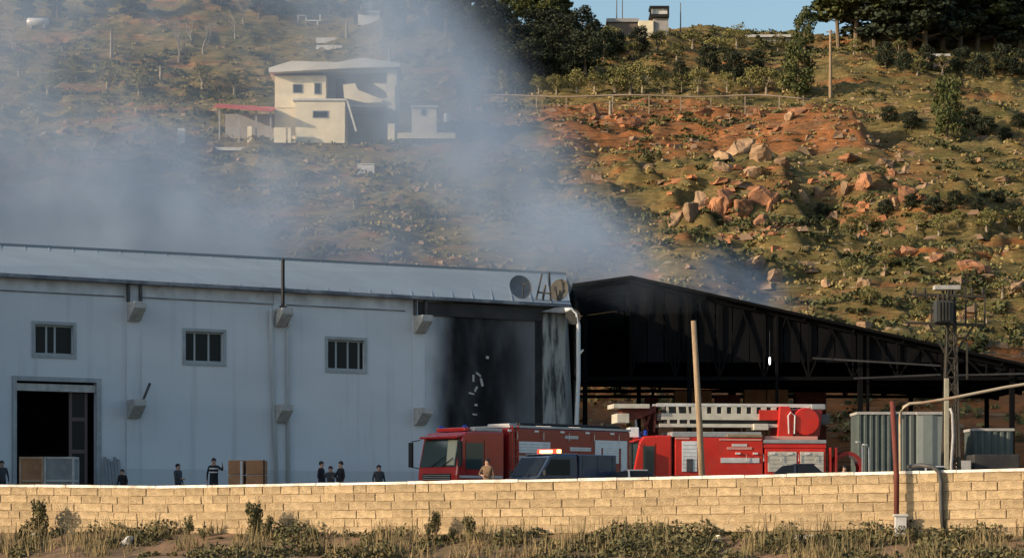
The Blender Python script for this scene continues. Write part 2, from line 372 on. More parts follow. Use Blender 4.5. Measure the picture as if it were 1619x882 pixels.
# ------------------------------------------------------------------ smoke
def smoke(name, label, lo, hi, build, dens, colr):
    b = MB(); b.b2(lo, hi); m = bpy.data.materials.new(name); m.use_nodes = True; t = m.node_tree
    t.nodes.clear(); out = t.nodes.new('ShaderNodeOutputMaterial'); pv = t.nodes.new('ShaderNodeVolumePrincipled')
    pv.inputs['Color'].default_value = (*colr, 1); pv.inputs['Anisotropy'].default_value = .0
    t.links.new(pv.outputs[0], out.inputs['Volume'])
    N = lambda k: t.nodes.new(k); L = t.links.new
    tc = N('ShaderNodeTexCoord'); sp = N('ShaderNodeSeparateXYZ'); L(tc.outputs['Object'], sp.inputs[0])
    def noise(sc, det=3, scale=(1, 1, 1), rough=.55, loc=(0, 0, 0)):
        mp = N('ShaderNodeMapping'); mp.inputs['Scale'].default_value = scale; mp.inputs['Location'].default_value = loc; L(tc.outputs['Object'], mp.inputs[0])
        n = N('ShaderNodeTexNoise'); n.inputs['Scale'].default_value = sc; n.inputs['Detail'].default_value = det; n.inputs['Roughness'].default_value = rough
        L(mp.outputs[0], n.inputs[0]); return n.outputs[0]
    def ma(op, a, bb=None, c=None):
        x = N('ShaderNodeMath'); x.operation = op
        for k, v in enumerate((a, bb, c)):
            if v is None: continue
            if isinstance(v, (int, float)): x.inputs[k].default_value = v
            else: L(v, x.inputs[k])
        return x.outputs[0]
    def mr(f, a, bb, c=0, d=1, sm=True):
        r = N('ShaderNodeMapRange'); r.interpolation_type = 'SMOOTHSTEP' if sm else 'LINEAR'
        for k, v in zip((1, 2, 3, 4), (a, bb, c, d)): r.inputs[k].default_value = v
        L(f, r.inputs[0]); return r.outputs[0]
    d = build(sp.outputs[0], sp.outputs[1], sp.outputs[2], noise, ma, mr)
    L(ma('MULTIPLY', d, dens), pv.inputs['Density'])
    o = b.build(name, m); return tag(o, label, 'smoke', kind='stuff')
def plume(x, y, z, noise, ma, mr):
    wv = ma('MULTIPLY_ADD', noise(.13, 5, loc=(3, 0, 0)), 9.0, -4.5)
    # right-hand edge of the plume leans left as it rises
    edge = ma('ADD', ma('MULTIPLY_ADD', z, -.80, 21.6), wv)
    dist = ma('SUBTRACT', edge, x)
    a = mr(dist, 0.0, 5.0)
    near = mr(dist, 4.0, 15.0, 1.05, .22)                                     # thicker along its leading side
    upl = ma('MULTIPLY', mr(ma('MULTIPLY_ADD', z, -.6, x), -33, -46), .42)    # thin veil high on the left
    lowl = ma('MULTIPLY', mr(ma('MULTIPLY_ADD', z, 1.0, x), 14, -6), mr(z, 25.0, 14.5))   # bank of smoke lying over the roof
    body = ma('ADD', ma('MAXIMUM', near, upl), ma('MULTIPLY', lowl, 1.95))
    yt = ma('MULTIPLY', mr(y, 122, 130), mr(y, 149, 142))
    roofc = ma('MULTIPLY_ADD', ma('SUBTRACT', y, 130), -.12, ma('ADD', z, 0.0))
    zb = ma('MULTIPLY', mr(roofc, 10.5, 15.0, .10, 1), mr(z, 44, 36, .4, 1))
    pf = mr(noise(.10, 6, (1, 1, 1.5), .62), .34, .66, .42, 1.55)
    wisp = mr(noise(.28, 5, (1.0, 1, .55), .6, loc=(5, 2, 1)), .33, .67, .42, 1.6)
    return ma('MULTIPLY', ma('MULTIPLY', ma('MULTIPLY', ma('MULTIPLY', a, body), ma('MULTIPLY', yt, zb)), pf), wisp)
SMK = (.53, .66, .83)
smoke('smoke', 'blue grey smoke rising from the burnt building and drifting left across the hillside',
      (-62, 121, 10.6), (17, 150, 42), plume, 0.095, SMK)
def puff(x, y, z, noise, ma, mr):
    w_ = ma('MULTIPLY_ADD', noise(.3, 5), 6.0, -3.0)
    dx = ma('DIVIDE', ma('SUBTRACT', ma('ADD', x, w_), ma('MULTIPLY_ADD', ma('SUBTRACT', z, 12), -.35, 13.6)), 4.6)
    dy = ma('DIVIDE', ma('SUBTRACT', y, 138), 4.0); dz = ma('DIVIDE', ma('SUBTRACT', z, 12.2), 4.4)
    r2 = ma('ADD', ma('ADD', ma('MULTIPLY', dx, dx), ma('MULTIPLY', dy, dy)), ma('MULTIPLY', dz, dz))
    return ma('MULTIPLY', mr(r2, 1.0, .1), mr(noise(.3, 4, loc=(9, 0, 0)), .35, .65, .35, 1.4))
smoke('smoke', 'small blue puff of smoke leaving the right slope of the shed roof',
      (6, 133, 8), (21, 143, 19), puff, 0.13, SMK)

# ------------------------------------------------------------------ factory building
KW = 0.590; A0 = Vector((XP(0, 102.8), 102.8, 0)); ANG = math.atan2(KW, 1.0)
U = Vector((math.cos(ANG), math.sin(ANG), 0)); NO = Vector((math.sin(ANG), -math.cos(ANG), 0))
def WP(px):
    m = (px - CX) / F; Y = (A0.y - KW * A0.x) / (1 - KW * m); return Vector((m * Y, Y, 0))
def Sx(px): return (WP(px) - A0).dot(U)
def Zw(px, py): return ZR(py, WP(px).y)
EZ = 10.3
fac = thing('factory_building', 'long grey blue factory with a soot blackened bay, white corbels and low metal roof', 'building', A0, ANG)
def wall_material():
    m = bpy.data.materials.new('factory_wall'); m.use_nodes = True; t = m.node_tree; b = t.nodes['Principled BSDF']
    b.inputs['Roughness'].default_value = .85; b.inputs['Specular IOR Level'].default_value = .25
    N = lambda k: t.nodes.new(k); L = t.links.new
    tc = N('ShaderNodeTexCoord'); sp = N('ShaderNodeSeparateXYZ'); L(tc.outputs['Object'], sp.inputs[0])
    def noise(sc, det, s=(1, 1, 1)):
        mp = N('ShaderNodeMapping'); mp.inputs['Scale'].default_value = s; L(tc.outputs['Object'], mp.inputs[0])
        n = N('ShaderNodeTexNoise'); n.inputs['Scale'].default_value = sc; n.inputs['Detail'].default_value = det; L(mp.outputs[0], n.inputs[0]); return n.outputs[0]
    def ma(op, a, bb=None, c=None):
        x = N('ShaderNodeMath'); x.operation = op
        for k, v in enumerate((a, bb, c)):
            if v is None: continue
            if isinstance(v, (int, float)): x.inputs[k].default_value = v
            else: L(v, x.inputs[k])
        return x.outputs[0]
    def mr(f, a, bb, c=0, d=1):
        r = N('ShaderNodeMapRange'); r.interpolation_type = 'SMOOTHSTEP'
        for k, v in zip((1, 2, 3, 4), (a, bb, c, d)): r.inputs[k].default_value = v
        L(f, r.inputs[0]); return r.outputs[0]
    def mix(f, c1, c2):
        x = N('ShaderNodeMix'); x.data_type = 'RGBA'
        L(f, x.inputs[0])
        for k, c in ((6, c1), (7, c2)):
            if isinstance(c, tuple): x.inputs[k].default_value = (*c, 1)
            else: L(c, x.inputs[k])
        return x.outputs[2]
    base = mix(mr(noise(.22, 5, (1, 1, 1.6)), .3, .7), (.60, .605, .61), (.67, .67, .665))
    streak = mix(mr(noise(.9, 5, (2.2, 1, .12)), .52, .74, 0, .35), base, (.38, .385, .38))
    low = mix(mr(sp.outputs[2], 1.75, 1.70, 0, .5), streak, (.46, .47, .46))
    eave_tone = mix(ma('MULTIPLY', mr(noise(1.1, 4), .35, .7), mr(sp.outputs[2], 9.3, 10.2, 0, .55)), low, (.26, .25, .24))  # patchy darker tone towards the top of the wall
    s = sp.outputs[0]; z = sp.outputs[2]
    sw = ma('MULTIPLY_ADD', noise(.5, 4, (1, 1, .5)), 1.6, -.8)
    sx = ma('ADD', s, sw)
    s0, s1, sc, s2 = Sx(664), Sx(718), Sx(775), Sx(880)
    side = ma('MULTIPLY', mr(sx, s0, s1), mr(sx, sc, s2, 1, .70))
    soot = ma('MULTIPLY', side, mr(noise(.6, 5, (1.2, 1, .5)), .2, .6, .90, 1.0))
    sooted = mix(soot, eave_tone, (.006, .007, .008))
    L(sooted, b.inputs['Base Color'])
    bu = N('ShaderNodeBump'); bu.inputs['Strength'].default_value = .12; bu.inputs['Distance'].default_value = .03
    L(noise(6, 5), bu.inputs['Height']); L(bu.outputs[0], b.inputs['Normal'])
    return m
M['wall'] = wall_material()
S_L, S_R = Sx(-330), Sx(893)
wins = [(55, 116, 512, 560), (293, 353, 523, 572), (518, 576, 536, 584)]
holes = []
for a, b_, t_, l_ in wins: holes.append((Sx(a), Sx(b_), Zw(a, l_), Zw(a, t_)))
DR = (Sx(26), Sx(152), 0.0, Zw(26, 601)); holes.append(DR)
def wall_with_holes(b, s0, s1, z0, z1, holes, y0=0.0, th=.3):
    ss = sorted({s0, s1, *[h[0] for h in holes], *[h[1] for h in holes]}); zs = sorted({z0, z1, *[h[2] for h in holes], *[h[3] for h in holes]})
    for i in range(len(ss) - 1):
        for j in range(len(zs) - 1):
            cs, cz = (ss[i] + ss[i + 1]) / 2, (zs[j] + zs[j + 1]) / 2
            if any(h[0] < cs < h[1] and h[2] < cz < h[3] for h in holes): continue
            for y in (y0, y0 + th):
                b.add([(ss[i], y, zs[j]), (ss[i + 1], y, zs[j]), (ss[i + 1], y, zs[j + 1]), (ss[i], y, zs[j + 1])], [(0, 1, 2, 3)])
    for h in holes:
        a, c, d, e = h
        for q in ([(a, d), (c, d)], [(c, d), (c, e)], [(c, e), (a, e)], [(a, e), (a, d)]):
            (p1, q1), (p2, q2) = q
            b.add([(p1, y0, q1), (p2, y0, q2), (p2, y0 + th, q2), (p1, y0 + th, q1)], [(0, 1, 2, 3)])
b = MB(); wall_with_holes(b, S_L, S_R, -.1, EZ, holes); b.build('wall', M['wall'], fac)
inv = OFF[fac]
RL, RR = P(0, 388, 115.2), P(893, 434, 130.2)
# extend the ridge to the left end of the building
dv = (RR - RL) / (Sx(893) - Sx(0)); RLL = RL + dv * (S_L - Sx(0)); RLL.z = 13.15
cR = WP(893); endB = Vector((XP(915, 133), 133, 0))
b = MB(); q = [inv @ v for v in (cR + Vector((0, 0, -.1)), endB + Vector((0, 0, -.1)), endB + Vector((0, 0, 12.0)), RR + Vector((.12, 0, -.22)), cR + Vector((0, 0, EZ)))]
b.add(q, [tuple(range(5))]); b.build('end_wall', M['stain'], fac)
e0 = inv @ (A0 + U * S_L + Vector((0, 0, 0))); eL = Vector((S_L, -.35, EZ + .12)); eR = Vector((S_R + .1, -.35, EZ + .12))
rl = inv @ RLL; rr = inv @ RR
b = MB(); 
bk = Vector((0, 14, -3.0))
b.add([eL, eR, rr, rl, rl + bk, rr + bk], [(0, 1, 2, 3), (3, 2, 5, 4)]); b.add([v - Vector((0, 0, .1)) for v in (eL, eR, rr, rl, rl + bk, rr + bk)], [(0, 3, 2, 1), (3, 4, 5, 2)])
b.build('roof', M['roof'], fac)
b = MB()
nr = 34
for i in range(nr + 1):        # standing seams
    t = i / nr; p = eL.lerp(eR, t); q_ = rl.lerp(rr, t); b.bar(p + Vector((0, 0, .02)), q_ + Vector((0, 0, .02)), .05, .025)
sm = b.build('roof_seam', M['roof'], fac); sm['kind'] = 'stuff'
b = MB(); b.bar(rl + Vector((0, 0, .03)), rr + Vector((0, 0, .03)), .3, .16); b.build('ridge_cap', M['ridge'], fac)
b = MB(); b.b2((S_L, -.42, EZ - .02), (Sx(893) + .15, -.02, EZ + .16)); b.build('gutter', M['gutter'], fac, bevel=.03)
b = MB(); b.b2((Sx(660), -.10, Zw(760, 503)), (Sx(880), -.01, EZ - .09)); b.build('fascia_beam', M['sootm'], fac)
b = MB(); b.b2((S_L, -.05, Zw(0, 458) - .05), (Sx(196), -.004, Zw(0, 458))); b.b2((Sx(224), -.05, Zw(0, 458) - .05), (Sx(640), -.004, Zw(0, 458))); b.build('fascia_strip', M['gutter'], fac)
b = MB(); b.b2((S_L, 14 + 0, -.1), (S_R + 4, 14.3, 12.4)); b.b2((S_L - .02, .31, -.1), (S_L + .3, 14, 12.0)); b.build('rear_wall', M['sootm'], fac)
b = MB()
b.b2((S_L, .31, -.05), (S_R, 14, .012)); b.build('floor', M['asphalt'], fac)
# windows
for k, (h, wx) in enumerate(zip(holes[:3], wins)):
    a, c, d, e = h; fr = MB()
    for (x0, x1, z0, z1) in ((a - .14, a - .002, d - .14, e + .14), (c + .002, c + .14, d - .14, e + .14), (a - .002, c + .002, e + .002, e + .14), (a - .002, c + .002, d - .14, d - .002)):
        fr.b2((x0, -.05, z0), (x1, .02, z1))
    wo = fr.build('window', M['surround'], fac)
    f2 = MB(); sw_ = (c - a)
    for fx in (0.0, .30, .52, .97) if k == 0 else ((.0, .25, .62, .97) if k == 1 else (0.0, .24, .56, .86)):
        f2.b2((a + fx * sw_, .16, d), (a + fx * sw_ + .09, .22, e))
    f2.b2((a, .155, e - .09), (c, .225, e)); f2.b2((a, .155, d), (c, .225, d + .09)); f2.build('window_frame', M['wframe'], wo)
    g = MB(); g.b2((a + .01, .18, d + .01), (c - .01, .20, e - .01)); g.build('pane', M['glass'], wo)
# big doorway
a, c, d, e = DR
b = MB(); b.b2((a - .2, -.07, 0), (a - .003, .05, e + .2)); b.b2((c + .003, -.07, 0), (c + .24, .05, e + .2)); b.b2((a - .003, -.07, e + .003), (c + .003, .05, e + .2))
dr = b.build('doorway', M['surround'], fac)
b = MB(); b.b2((a + .02, .05, e - .45), (c - .02, .28, e - .12)); b.build('lintel', M['concp'], dr)
dl = MB(); x0, x1 = Sx(113), Sx(142); zt = Zw(113, 613)
for (xa, xb, za, zb_) in ((x0, x0 + .14, .05, zt), (x1 - .14, x1, .05, zt), (x0 + .14, x1 - .14, zt - .12, zt), (x0 + .14, x1 - .14, Zw(120, 665), Zw(120, 659)), (x0 + .14, x1 - .14, Zw(120, 716), Zw(120, 710)), (x0 + .14, x1 - .14, .05, .3)):
    dl.b2((xa, .32, za), (xb, .40, zb_))
dlo = dl.build('door', M['brownf'], fac)
for za, zb_ in ((Zw(120, 659), zt - .12), (Zw(120, 710), Zw(120, 665)), (.3, Zw(120, 716))):
    g = MB(); g.b2((x0 + .14, .35, za), (x1 - .14, .37, zb_)); g.build('door_pane', M['glass'], dlo)
# soffit of interior machinery seen faintly
# columns with corbels (precast haunches)
def corbel(b, s, z, wd=.62, out=.95, h=.85):
    prof = [(0.0, z), (-out, z), (-out, z - .30), (-.25, z - h), (0.0, z - h)]
    b.prism([(y, zz) for y, zz in prof], s - wd / 2, s + wd / 2, 'x')
for px, tops in ((209, (479, 632)), (441, (489, 640)), (661, (500, 645))):
    s = Sx(px); b = MB(); b.b2((s - .30, -.06, 0), (s + .36, -.003, EZ - .06)); cl = b.build('column', M['wall'], fac)
    for ty in tops:
        b = MB(); corbel(b, s + .03, Zw(px, ty)); b.build('corbel', M['concp'], fac, bevel=.03)
for px in (209, 661):
    for dx in (-.26, .34):
        b = MB(); s = Sx(px) + dx; b.b2((s - .06, -.26, Zw(px, 478 if px == 209 else 499)), (s + .06, -.08, EZ - .04)); b.build('bracket_post', M['steel'], fac)
b = MB(); s = Sx(222); b.bar((s - .05, -.5, Zw(222, 632)), (s + .28, -.5, Zw(222, 606)), .1, .1); b.build('bracket_stub', M['steel'], fac)
# stained corner column and its head
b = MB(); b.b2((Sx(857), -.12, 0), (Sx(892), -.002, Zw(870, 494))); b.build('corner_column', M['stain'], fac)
b = MB(); b.b2((Sx(846), -.06, 0), (Sx(855.5), -.004, EZ - .2)); b.build('dark_joint', M['soot'], fac)
b = MB(); b.prism([(Sx(852), Zw(860, 494)), (Sx(893), Zw(880, 496)), (Sx(893), Zw(880, 485)), (Sx(870), Zw(880, 488))], -.5, -.121); b.build('column_head', M['conc'], fac)
# broken duct hanging at the corner
b = MB(); c0 = WP(897) + NO * .5 + Vector((0, 0, Zw(890, 503))); 
b.tube([c0 + Vector((0, .5, 0)), c0 + Vector((0.02, -.5, 0))], [.33, .40], 14); b.build('duct_end', M['dishs'], fac, world=True, smooth=False)
# sooty fragments on the burnt wall
rr_ = random.Random(3)
for (px, py, w_, h_, rot) in ((756, 592, .32, .10, .6), (748, 598, .1, .34, .0), (761, 604, .12, .42, -.3), (752, 615, .1, .3, .5), (745, 622, .3, .09, .2), (752, 640, .16, .12, .1), (770, 565, .16, .14, .2), (750, 655, .25, .08, .1)):
    b = MB(); b.box((Sx(px), -.03, Zw(px, py)), (w_, .05, h_), Matrix.Rotation(rot, 3, 'Y')); b.build('peeling_plaster', M['concp'], fac)
# downpipes
def dpipe(pts, r=.10, m='pipe', nm='downpipe'):
    b = MB(); b.tube(pts, r, 8); return b.build(nm, M[m], fac, smooth=True)
dpipe([(Sx(424), -.35, Zw(424, 489)), (Sx(426), -.2, Zw(426, 500)), (Sx(436), -.16, 0)])
dpipe([(Sx(452), -.5, Zw(452, 510)), (Sx(453), -.17, Zw(453, 525)), (Sx(454), -.16, 0)])
pts = [P(893, 490, 117.3), P(903, 489, 117.3), P(911, 496, 117.3), P(914.5, 515, 117.3), P(914.5, 600, 117.3), P(911, 680, 117.3), P(911, 800, 117.3)]
b = MB(); b.tube(pts, .11, 8); b.build('downpipe', M['pipe'], fac, world=True, smooth=True)
b = MB(); b.bar(P(914, 562, 117.3), P(922, 553, 117.1), .08); b.build('pipe_bracket', M['pipe'], fac, world=True)
# things on the roof
md_ = WP(437) + NO * .75
mast = thing('antenna_mast', 'thin black mast standing upright above the second white corbel', 'mast', (md_.x, md_.y, Zw(437, 487)))
b = MB(); b.tube([(0, 0, 0), (0, 0, Zw(437, 412) - Zw(437, 487))], .085, 8); b.build('pole', M['black'], mast)
b = MB(); b.b2((-.16, -.16, -.02), (.16, .16, .04)); b.build('foot_plate', M['black'], mast)
def dish(px, py, Y, r, label, face, tilt, m='gutter'):
    c = P(px, py, Y); t_ = thing('satellite_dish', label, 'satellite dish', (c.x, c.y, c.z - r * 1.5), 0, 'satellite dishes at the end of the factory roof')
    b = MB(); rings = []; n = 20
    for i in range(5):
        rr2 = r * i / 4; dz = .22 * r * (i / 4) ** 2
        rings.append([(rr2 * math.cos(2 * math.pi * k / n), -dz, rr2 * math.sin(2 * math.pi * k / n)) for k in range(n)] if i else [(0, 0, 0)])
    for off, flip in ((0, 0), (.03, 1)):
        base = len(b.v); vs = []
        for rg in rings: vs += rg
        vs = [(x, y + off, z) for x, y, z in vs]; fs = [(0, 1 + k, 1 + (k + 1) % n) for k in range(n)]
        for i in range(3):
            o_ = 1 + i * n
            fs += [(o_ + k, o_ + n + k, o_ + n + (k + 1) % n, o_ + (k + 1) % n) for k in range(n)]
        b.add(vs, fs)
    Rm = Matrix.Rotation(face, 3, 'Z') @ Matrix.Rotation(tilt, 3, 'X')
    b.v = [tuple(Rm @ Vector(v) + Vector((0, 0, r * 1.5))) for v in b.v]
    b.build('reflector', M[m], t_, smooth=True)
    b = MB(); b.tube([(0, .05, r * 1.5), (0, .3, r * 1.2), (0, .3, 0)], .05, 6); b.build('stand', M['steel'], t_)
    e_ = Rm @ Vector((0, -.8 * r, 0)) + Vector((0, 0, r * 1.5)); s_ = Rm @ Vector((0, -.2 * r, -r * .95)) + Vector((0, 0, r * 1.5))
    b = MB(); b.bar(s_, e_, .05); b.box(e_, (.16, .16, .16)); b.build('receiver_arm', M['steel'], t_)
M['dishm'] = mat('dish_grey', (.17, .18, .19), .6, (.11, .115, .12), 1.5)
dish(822, 455, 117.6, .64, 'dark round satellite dish at the end of the factory roof', R(25), R(-15), 'dishm')
dish(886, 459, 118.6, .58, 'stained satellite dish above the corner of the burnt bay', R(-35), R(-10), 'dishs')
cb = thing('roof_bracket', 'blackened steel trestle standing between the two satellite dishes', 'trestle', P(862, 485, 118.0))
for k, (a_, c_) in enumerate((((846, 482), (857, 433)), ((871, 482), (868, 431)), ((850, 462), (870, 464)), ((857, 482), (862, 450)))):
    b = MB(); b.bar(P(a_[0], a_[1], 118.0), P(c_[0], c_[1], 118.0 + .3 * (k % 2)), .09); b.build('strut', M['steel'], cb, world=True)

# off-frame wing added unseen to keep the low sun off the yard
blocker = thing('sun_blocker', 'tall grey wing added out of view to shade the yard', 'building', (-27, 81.3, 0))
b = MB(); b.b2((-46, 81.3, -.1), (-27, 98.0, 12.0)); b.build('wall', M['wall'], blocker, world=True)
b = MB(); b.b2((-46.3, 81.0, 12.0), (-26.7, 98.3, 12.3)); b.build('roof', M['roof'], blocker, world=True)

# ------------------------------------------------------------------ open shed with burnt roof
YS, YB = 126.0, 146.0
shed = thing('open_shed', 'big open sided steel shed with a blackened roof leaking smoke', 'shed', (XP(1360, YS), YS, 0))
pk = Vector((XP(997, YS), YS, ZR(437, YS))); rt = P(1700, 594, YS); lf = Vector((XP(905, YS), YS, ZR(450, YS)))
def roofslab(p, q, y0, y1, th):
    b = MB(); a = Vector(p); c = Vector(q)
    b.hexa([Vector((a.x, y0, a.z)), Vector((c.x, y0, c.z)), Vector((c.x, y1, c.z)), Vector((a.x, y1, a.z))],
           [Vector((a.x, y0, a.z - th)), Vector((c.x, y0, c.z - th)), Vector((c.x, y1, c.z - th)), Vector((a.x, y1, a.z - th))]); return b
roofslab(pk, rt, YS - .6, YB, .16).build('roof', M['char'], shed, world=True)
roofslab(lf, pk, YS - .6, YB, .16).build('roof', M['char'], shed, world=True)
CHZ = ZR(598, YS)
slope = (pk.z - rt.z) / (rt.x - pk.x)
def rz_(x): return pk.z - slope * (x - pk.x) if x > pk.x else lf.z + (pk.z - lf.z) * (x - lf.x) / (pk.x - lf.x)
for k, yy in enumerate((YS, YS + 6.6, YS + 13.2, YB - .2)):
    b = MB(); xs = [lf.x] + [pk.x + i * (rt.x - pk.x) / 10 for i in range(11)]
    b.bar((lf.x, yy, CHZ), (rt.x, yy, CHZ), .16, .2)
    b.bar((pk.x, yy, pk.z - .3), (rt.x, yy, rt.z - .3), .16, .2); b.bar((lf.x, yy, lf.z - .3), (pk.x, yy, pk.z - .3), .16, .2)
    for i in range(1, 11):
        x = xs[i]; b.bar((x, yy, CHZ), (x, yy, rz_(x) - .3), .1)
        xn = xs[min(i + 1, 11)]; xm = (x + xn) / 2
        b.bar((x, yy, CHZ), (xm, yy, rz_(xm) - .3), .09); b.bar((xn, yy, CHZ), (xm, yy, rz_(xm) - .3), .09)
    b.build('truss', M['char'], shed, world=True)
# purlins
b = MB()
for i in range(9):
    x = pk.x + (i + .5) * (rt.x - pk.x) / 9; b.bar((x, YS - .4, rz_(x) - .26), (x, YB, rz_(x) - .26), .1, .14)
b.build('purlins', M['char'], shed, world=True)['kind'] = 'stuff'
# sheet cladding closing the rear gable and the upper band behind the front truss
def gable(b, y, zlow, x0=None):
    pts = [(lf.x if x0 is None else x0, zlow)] + [(rt.x, zlow), (rt.x, rt.z - .18), (pk.x, pk.z - .18), (lf.x if x0 is None else x0, lf.z - .18)]
    b.prism(pts, y, y + .08)
b = MB(); gable(b, YB + .02, ZR(608, YB)); b.build('rear_cladding', M['shade_clad'], shed, world=True)
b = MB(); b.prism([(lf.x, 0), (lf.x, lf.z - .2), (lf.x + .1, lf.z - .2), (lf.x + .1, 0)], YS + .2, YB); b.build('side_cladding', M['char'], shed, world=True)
# ribs of the cladding in front above the chord, as in the picture the band above is closed
b = MB()
npan = 26
for i in range(npan):
    xa = pk.x + (rt.x - pk.x) * i / npan; xb = pk.x + (rt.x - pk.x) * (i + 1) / npan - .06
    b.prism([(xa, CHZ + .9), (xb, CHZ + .9), (xb, rz_(xb) - .32), (xa, rz_(xa) - .32)] if rz_(xb) - .32 > CHZ + .95 else [(xa, rz_(xa) - .6), (xb, rz_(xb) - .6), (xb, rz_(xb) - .32), (xa, rz_(xa) - .32)], YS + .14, YS + .2)
b.build('gable_cladding', M['shade_clad'], shed, world=True)['kind'] = 'stuff'
for (x0, y0, x1, y1, m_) in ((1285, 566, 1487, 578, 'sootm'), (1350, 598, 1487, 592, 'sootm'), (1508, 593, 1640, 590, 'sootm')):
    b = MB(); b.bar(P(x0, y0, YS - .5), P(x1, y1, YS - .5), .1, .1); b.build('tie_rail', M[m_], shed, world=True)
for px in (925, 1090, 1228, 1360, 1372, 1600, 1690):
    b = MB(); x = XP(px, YS); wd = .26 if px not in (1372, 1228) else .14
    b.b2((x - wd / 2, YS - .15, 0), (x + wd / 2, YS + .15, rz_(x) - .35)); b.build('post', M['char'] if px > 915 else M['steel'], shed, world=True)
for px in (1010, 1160, 1300, 1440, 1560):
    b = MB(); x = XP(px, YB - 1); b.b2((x - .13, YB - 1.1, 0), (x + .13, YB - .9, rz_(x) - .35)); b.build('post', M['char'], shed, world=True)
lb = P(1217, 570, 124); t_ = thing('hanging_lamp', 'small lit white lamp hanging in the dark of the shed', 'lamp', lb)
b = MB(); b.tube([(0, 0, -.22), (0, 0, -.1), (0, 0, .12), (0, 0, .2)], [.03, .05, .05, .02], 10); b.build('bulb', M['bulb'], t_, smooth=True)
b = MB(); b.tube([(0, 0, .2), (0, 0, 1.6)], .02, 6); b.build('cord', M['black'], t_)
# rubble / stacked goods at the back of the shed
for k, (px, pw, row, c_) in enumerate(((1030, 22, 628, 'rust'), (1095, 60, 618, 'cardboard'), (1150, 40, 624, 'rust'), (1210, 70, 616, 'cardboard'), (1280, 50, 620, 'rust'))):
    Y = 138; x = XP(px, Y); wd = pw / F * Y; zt_ = ZR(row, Y)
    g_ = thing('stacked_goods', ['narrow reddish stack behind the left end of the aerial ladder', 'brown stack of cartons left of the wooden pole', 'short reddish stack just right of the wooden pole', 'wide brown stack behind the middle of the aerial ladder', 'reddish stack behind the red ladder turret'][k], 'stack', (x, Y, 0), 0, 'stacks of goods at the back of the shed')
    b = MB(); nrow = int(zt_ / .9)
    for i in range(nrow):
        nn = max(1, int(wd / 1.2))
        for j in range(nn):
            bb = MB(); bb.box((-wd / 2 + wd * (j + .5) / nn, random.uniform(-.05, .05), (i + .5) * zt_ / nrow), (wd / nn - .06, 1.1, zt_ / nrow - .04)); bb.build('carton', M[c_], g_)

# ------------------------------------------------------------------ stone wall
wall_ = thing('stone_wall', 'long boundary wall of pale yellow blocks with a light coping in front of the yard', 'wall', (0, wallY(0), 0))
wd_ = Vector((1, -WK, 0)).normalized(); wn = Vector((-WK, -1, 0)).normalized(); wang = math.atan2(-WK, 1)
wall_.rotation_euler = (0, 0, wang); OFF[wall_] = (Matrix.Translation((0, wallY(0), 0)) @ Matrix.Rotation(wang, 4, 'Z')).inverted()
CK = math.cos(wang)
def topz(s):
    x = s * CK
    return float(np.interp(x, [-40, -19, -12.6, -8, .9, 8, 15.5, 40], [.74, .73, .64, .70, .80, .90, 1.05, 1.4]))
sl0, sl1 = -19.6 / CK, 16.6 / CK
b = MB(); n_ = 80
for i in range(n_):
    a_ = -60 + 120 * i / n_; c_ = a_ + 1.5
    b.hexa([(a_, .012, -1.5), (c_, .012, -1.5), (c_, .26, -1.5), (a_, .26, -1.5)], [(a_, .012, topz(a_) - .1), (c_, .012, topz(c_) - .1), (c_, .26, topz(c_) - .1), (a_, .26, topz(a_) - .1)])
b.build('mortar_core', M['mortar'], wall_)
blk = []
for k in range(8):
    bm = bmesh.new(); bmesh.ops.create_cube(bm, size=1.0)
    for v in bm.verts: v.co += Vector((random.uniform(-.012, .012), random.uniform(-.08, .08), random.uniform(-.045, .045)))
    bmesh.ops.bevel(bm, geom=[e for e in bm.edges], offset=.035, segments=1, affect='EDGES')
    me = bpy.data.meshes.new('block'); bm.to_mesh(me); bm.free(); me.materials.append(M['block']); blk.append(me)
rb = random.Random(11); nb = 0
RH = .288
farb = MB()
for row in range(7):
    s = -40.0 + rb.uniform(0, .5)
    while s < 40:
        wdt = rb.choice((.48, .58, .66, .72, .8, .95, 1.15)) if row != 5 else rb.choice((1.0, 1.2, 1.4)); 
        sm_ = s + wdt / 2; tz = topz(sm_) - .1
        zc_ = tz - RH * (row + .5); dpt = .24; proud = rb.uniform(-.008, .008) - (.05 if row == 5 else 0) - (.05 if row == 6 else 0)
        vis = sl0 < sm_ < sl1
        slope_r = math.atan2(topz(sm_ + .4) - topz(sm_ - .4), .8)
        if row == 6 and not (sm_ > 13.0 and vis): s += wdt; continue
        if vis and nb < 300:
            o = bpy.data.objects.new('block', rb.choice(blk)); COL.objects.link(o); o.parent = wall_
            o.location = (sm_, .11 - .0 + proud, zc_); o.scale = (wdt - .022, dpt, RH - .022); o.rotation_euler = (0, -slope_r, 0); nb += 1
        else:
            farb.box((sm_, .11 + proud, zc_), (wdt - .03, dpt, RH - .028))
        s += wdt
farb.build('block_courses', M['block'], wall_)['kind'] = 'stuff'
s = -40.0
while s < 40:
    L_ = rb.uniform(.9, 2.6); e_ = s + L_; jt = rb.uniform(-.018, .012); jy = rb.uniform(-.015, .015)
    vis = s < sl1 and e_ > sl0
    b = MB(); b.hexa([(s, -.04, topz(s) - .1), (e_ - .012, -.04, topz(e_) - .1), (e_ - .012, .3, topz(e_) - .1), (s, .3, topz(s) - .1)],
                     [(s + .01, -.035 + jy, topz(s) + jt), (e_ - .02, -.035 + jy, topz(e_) + jt * .6), (e_ - .012, .3, topz(e_) + jt), (s, .3, topz(s) + jt)])
    b.build('coping_stone', M['coping'], wall_, bevel=.012); s = e_
def wpt(px, off=0.0):                    # point on the wall face below photo column px, off metres in front of it
    m = (px - CX) / F; Y = 76.35 / (1 + WK * m); v = Vector((m * Y, Y, 0)); return v + wn * off

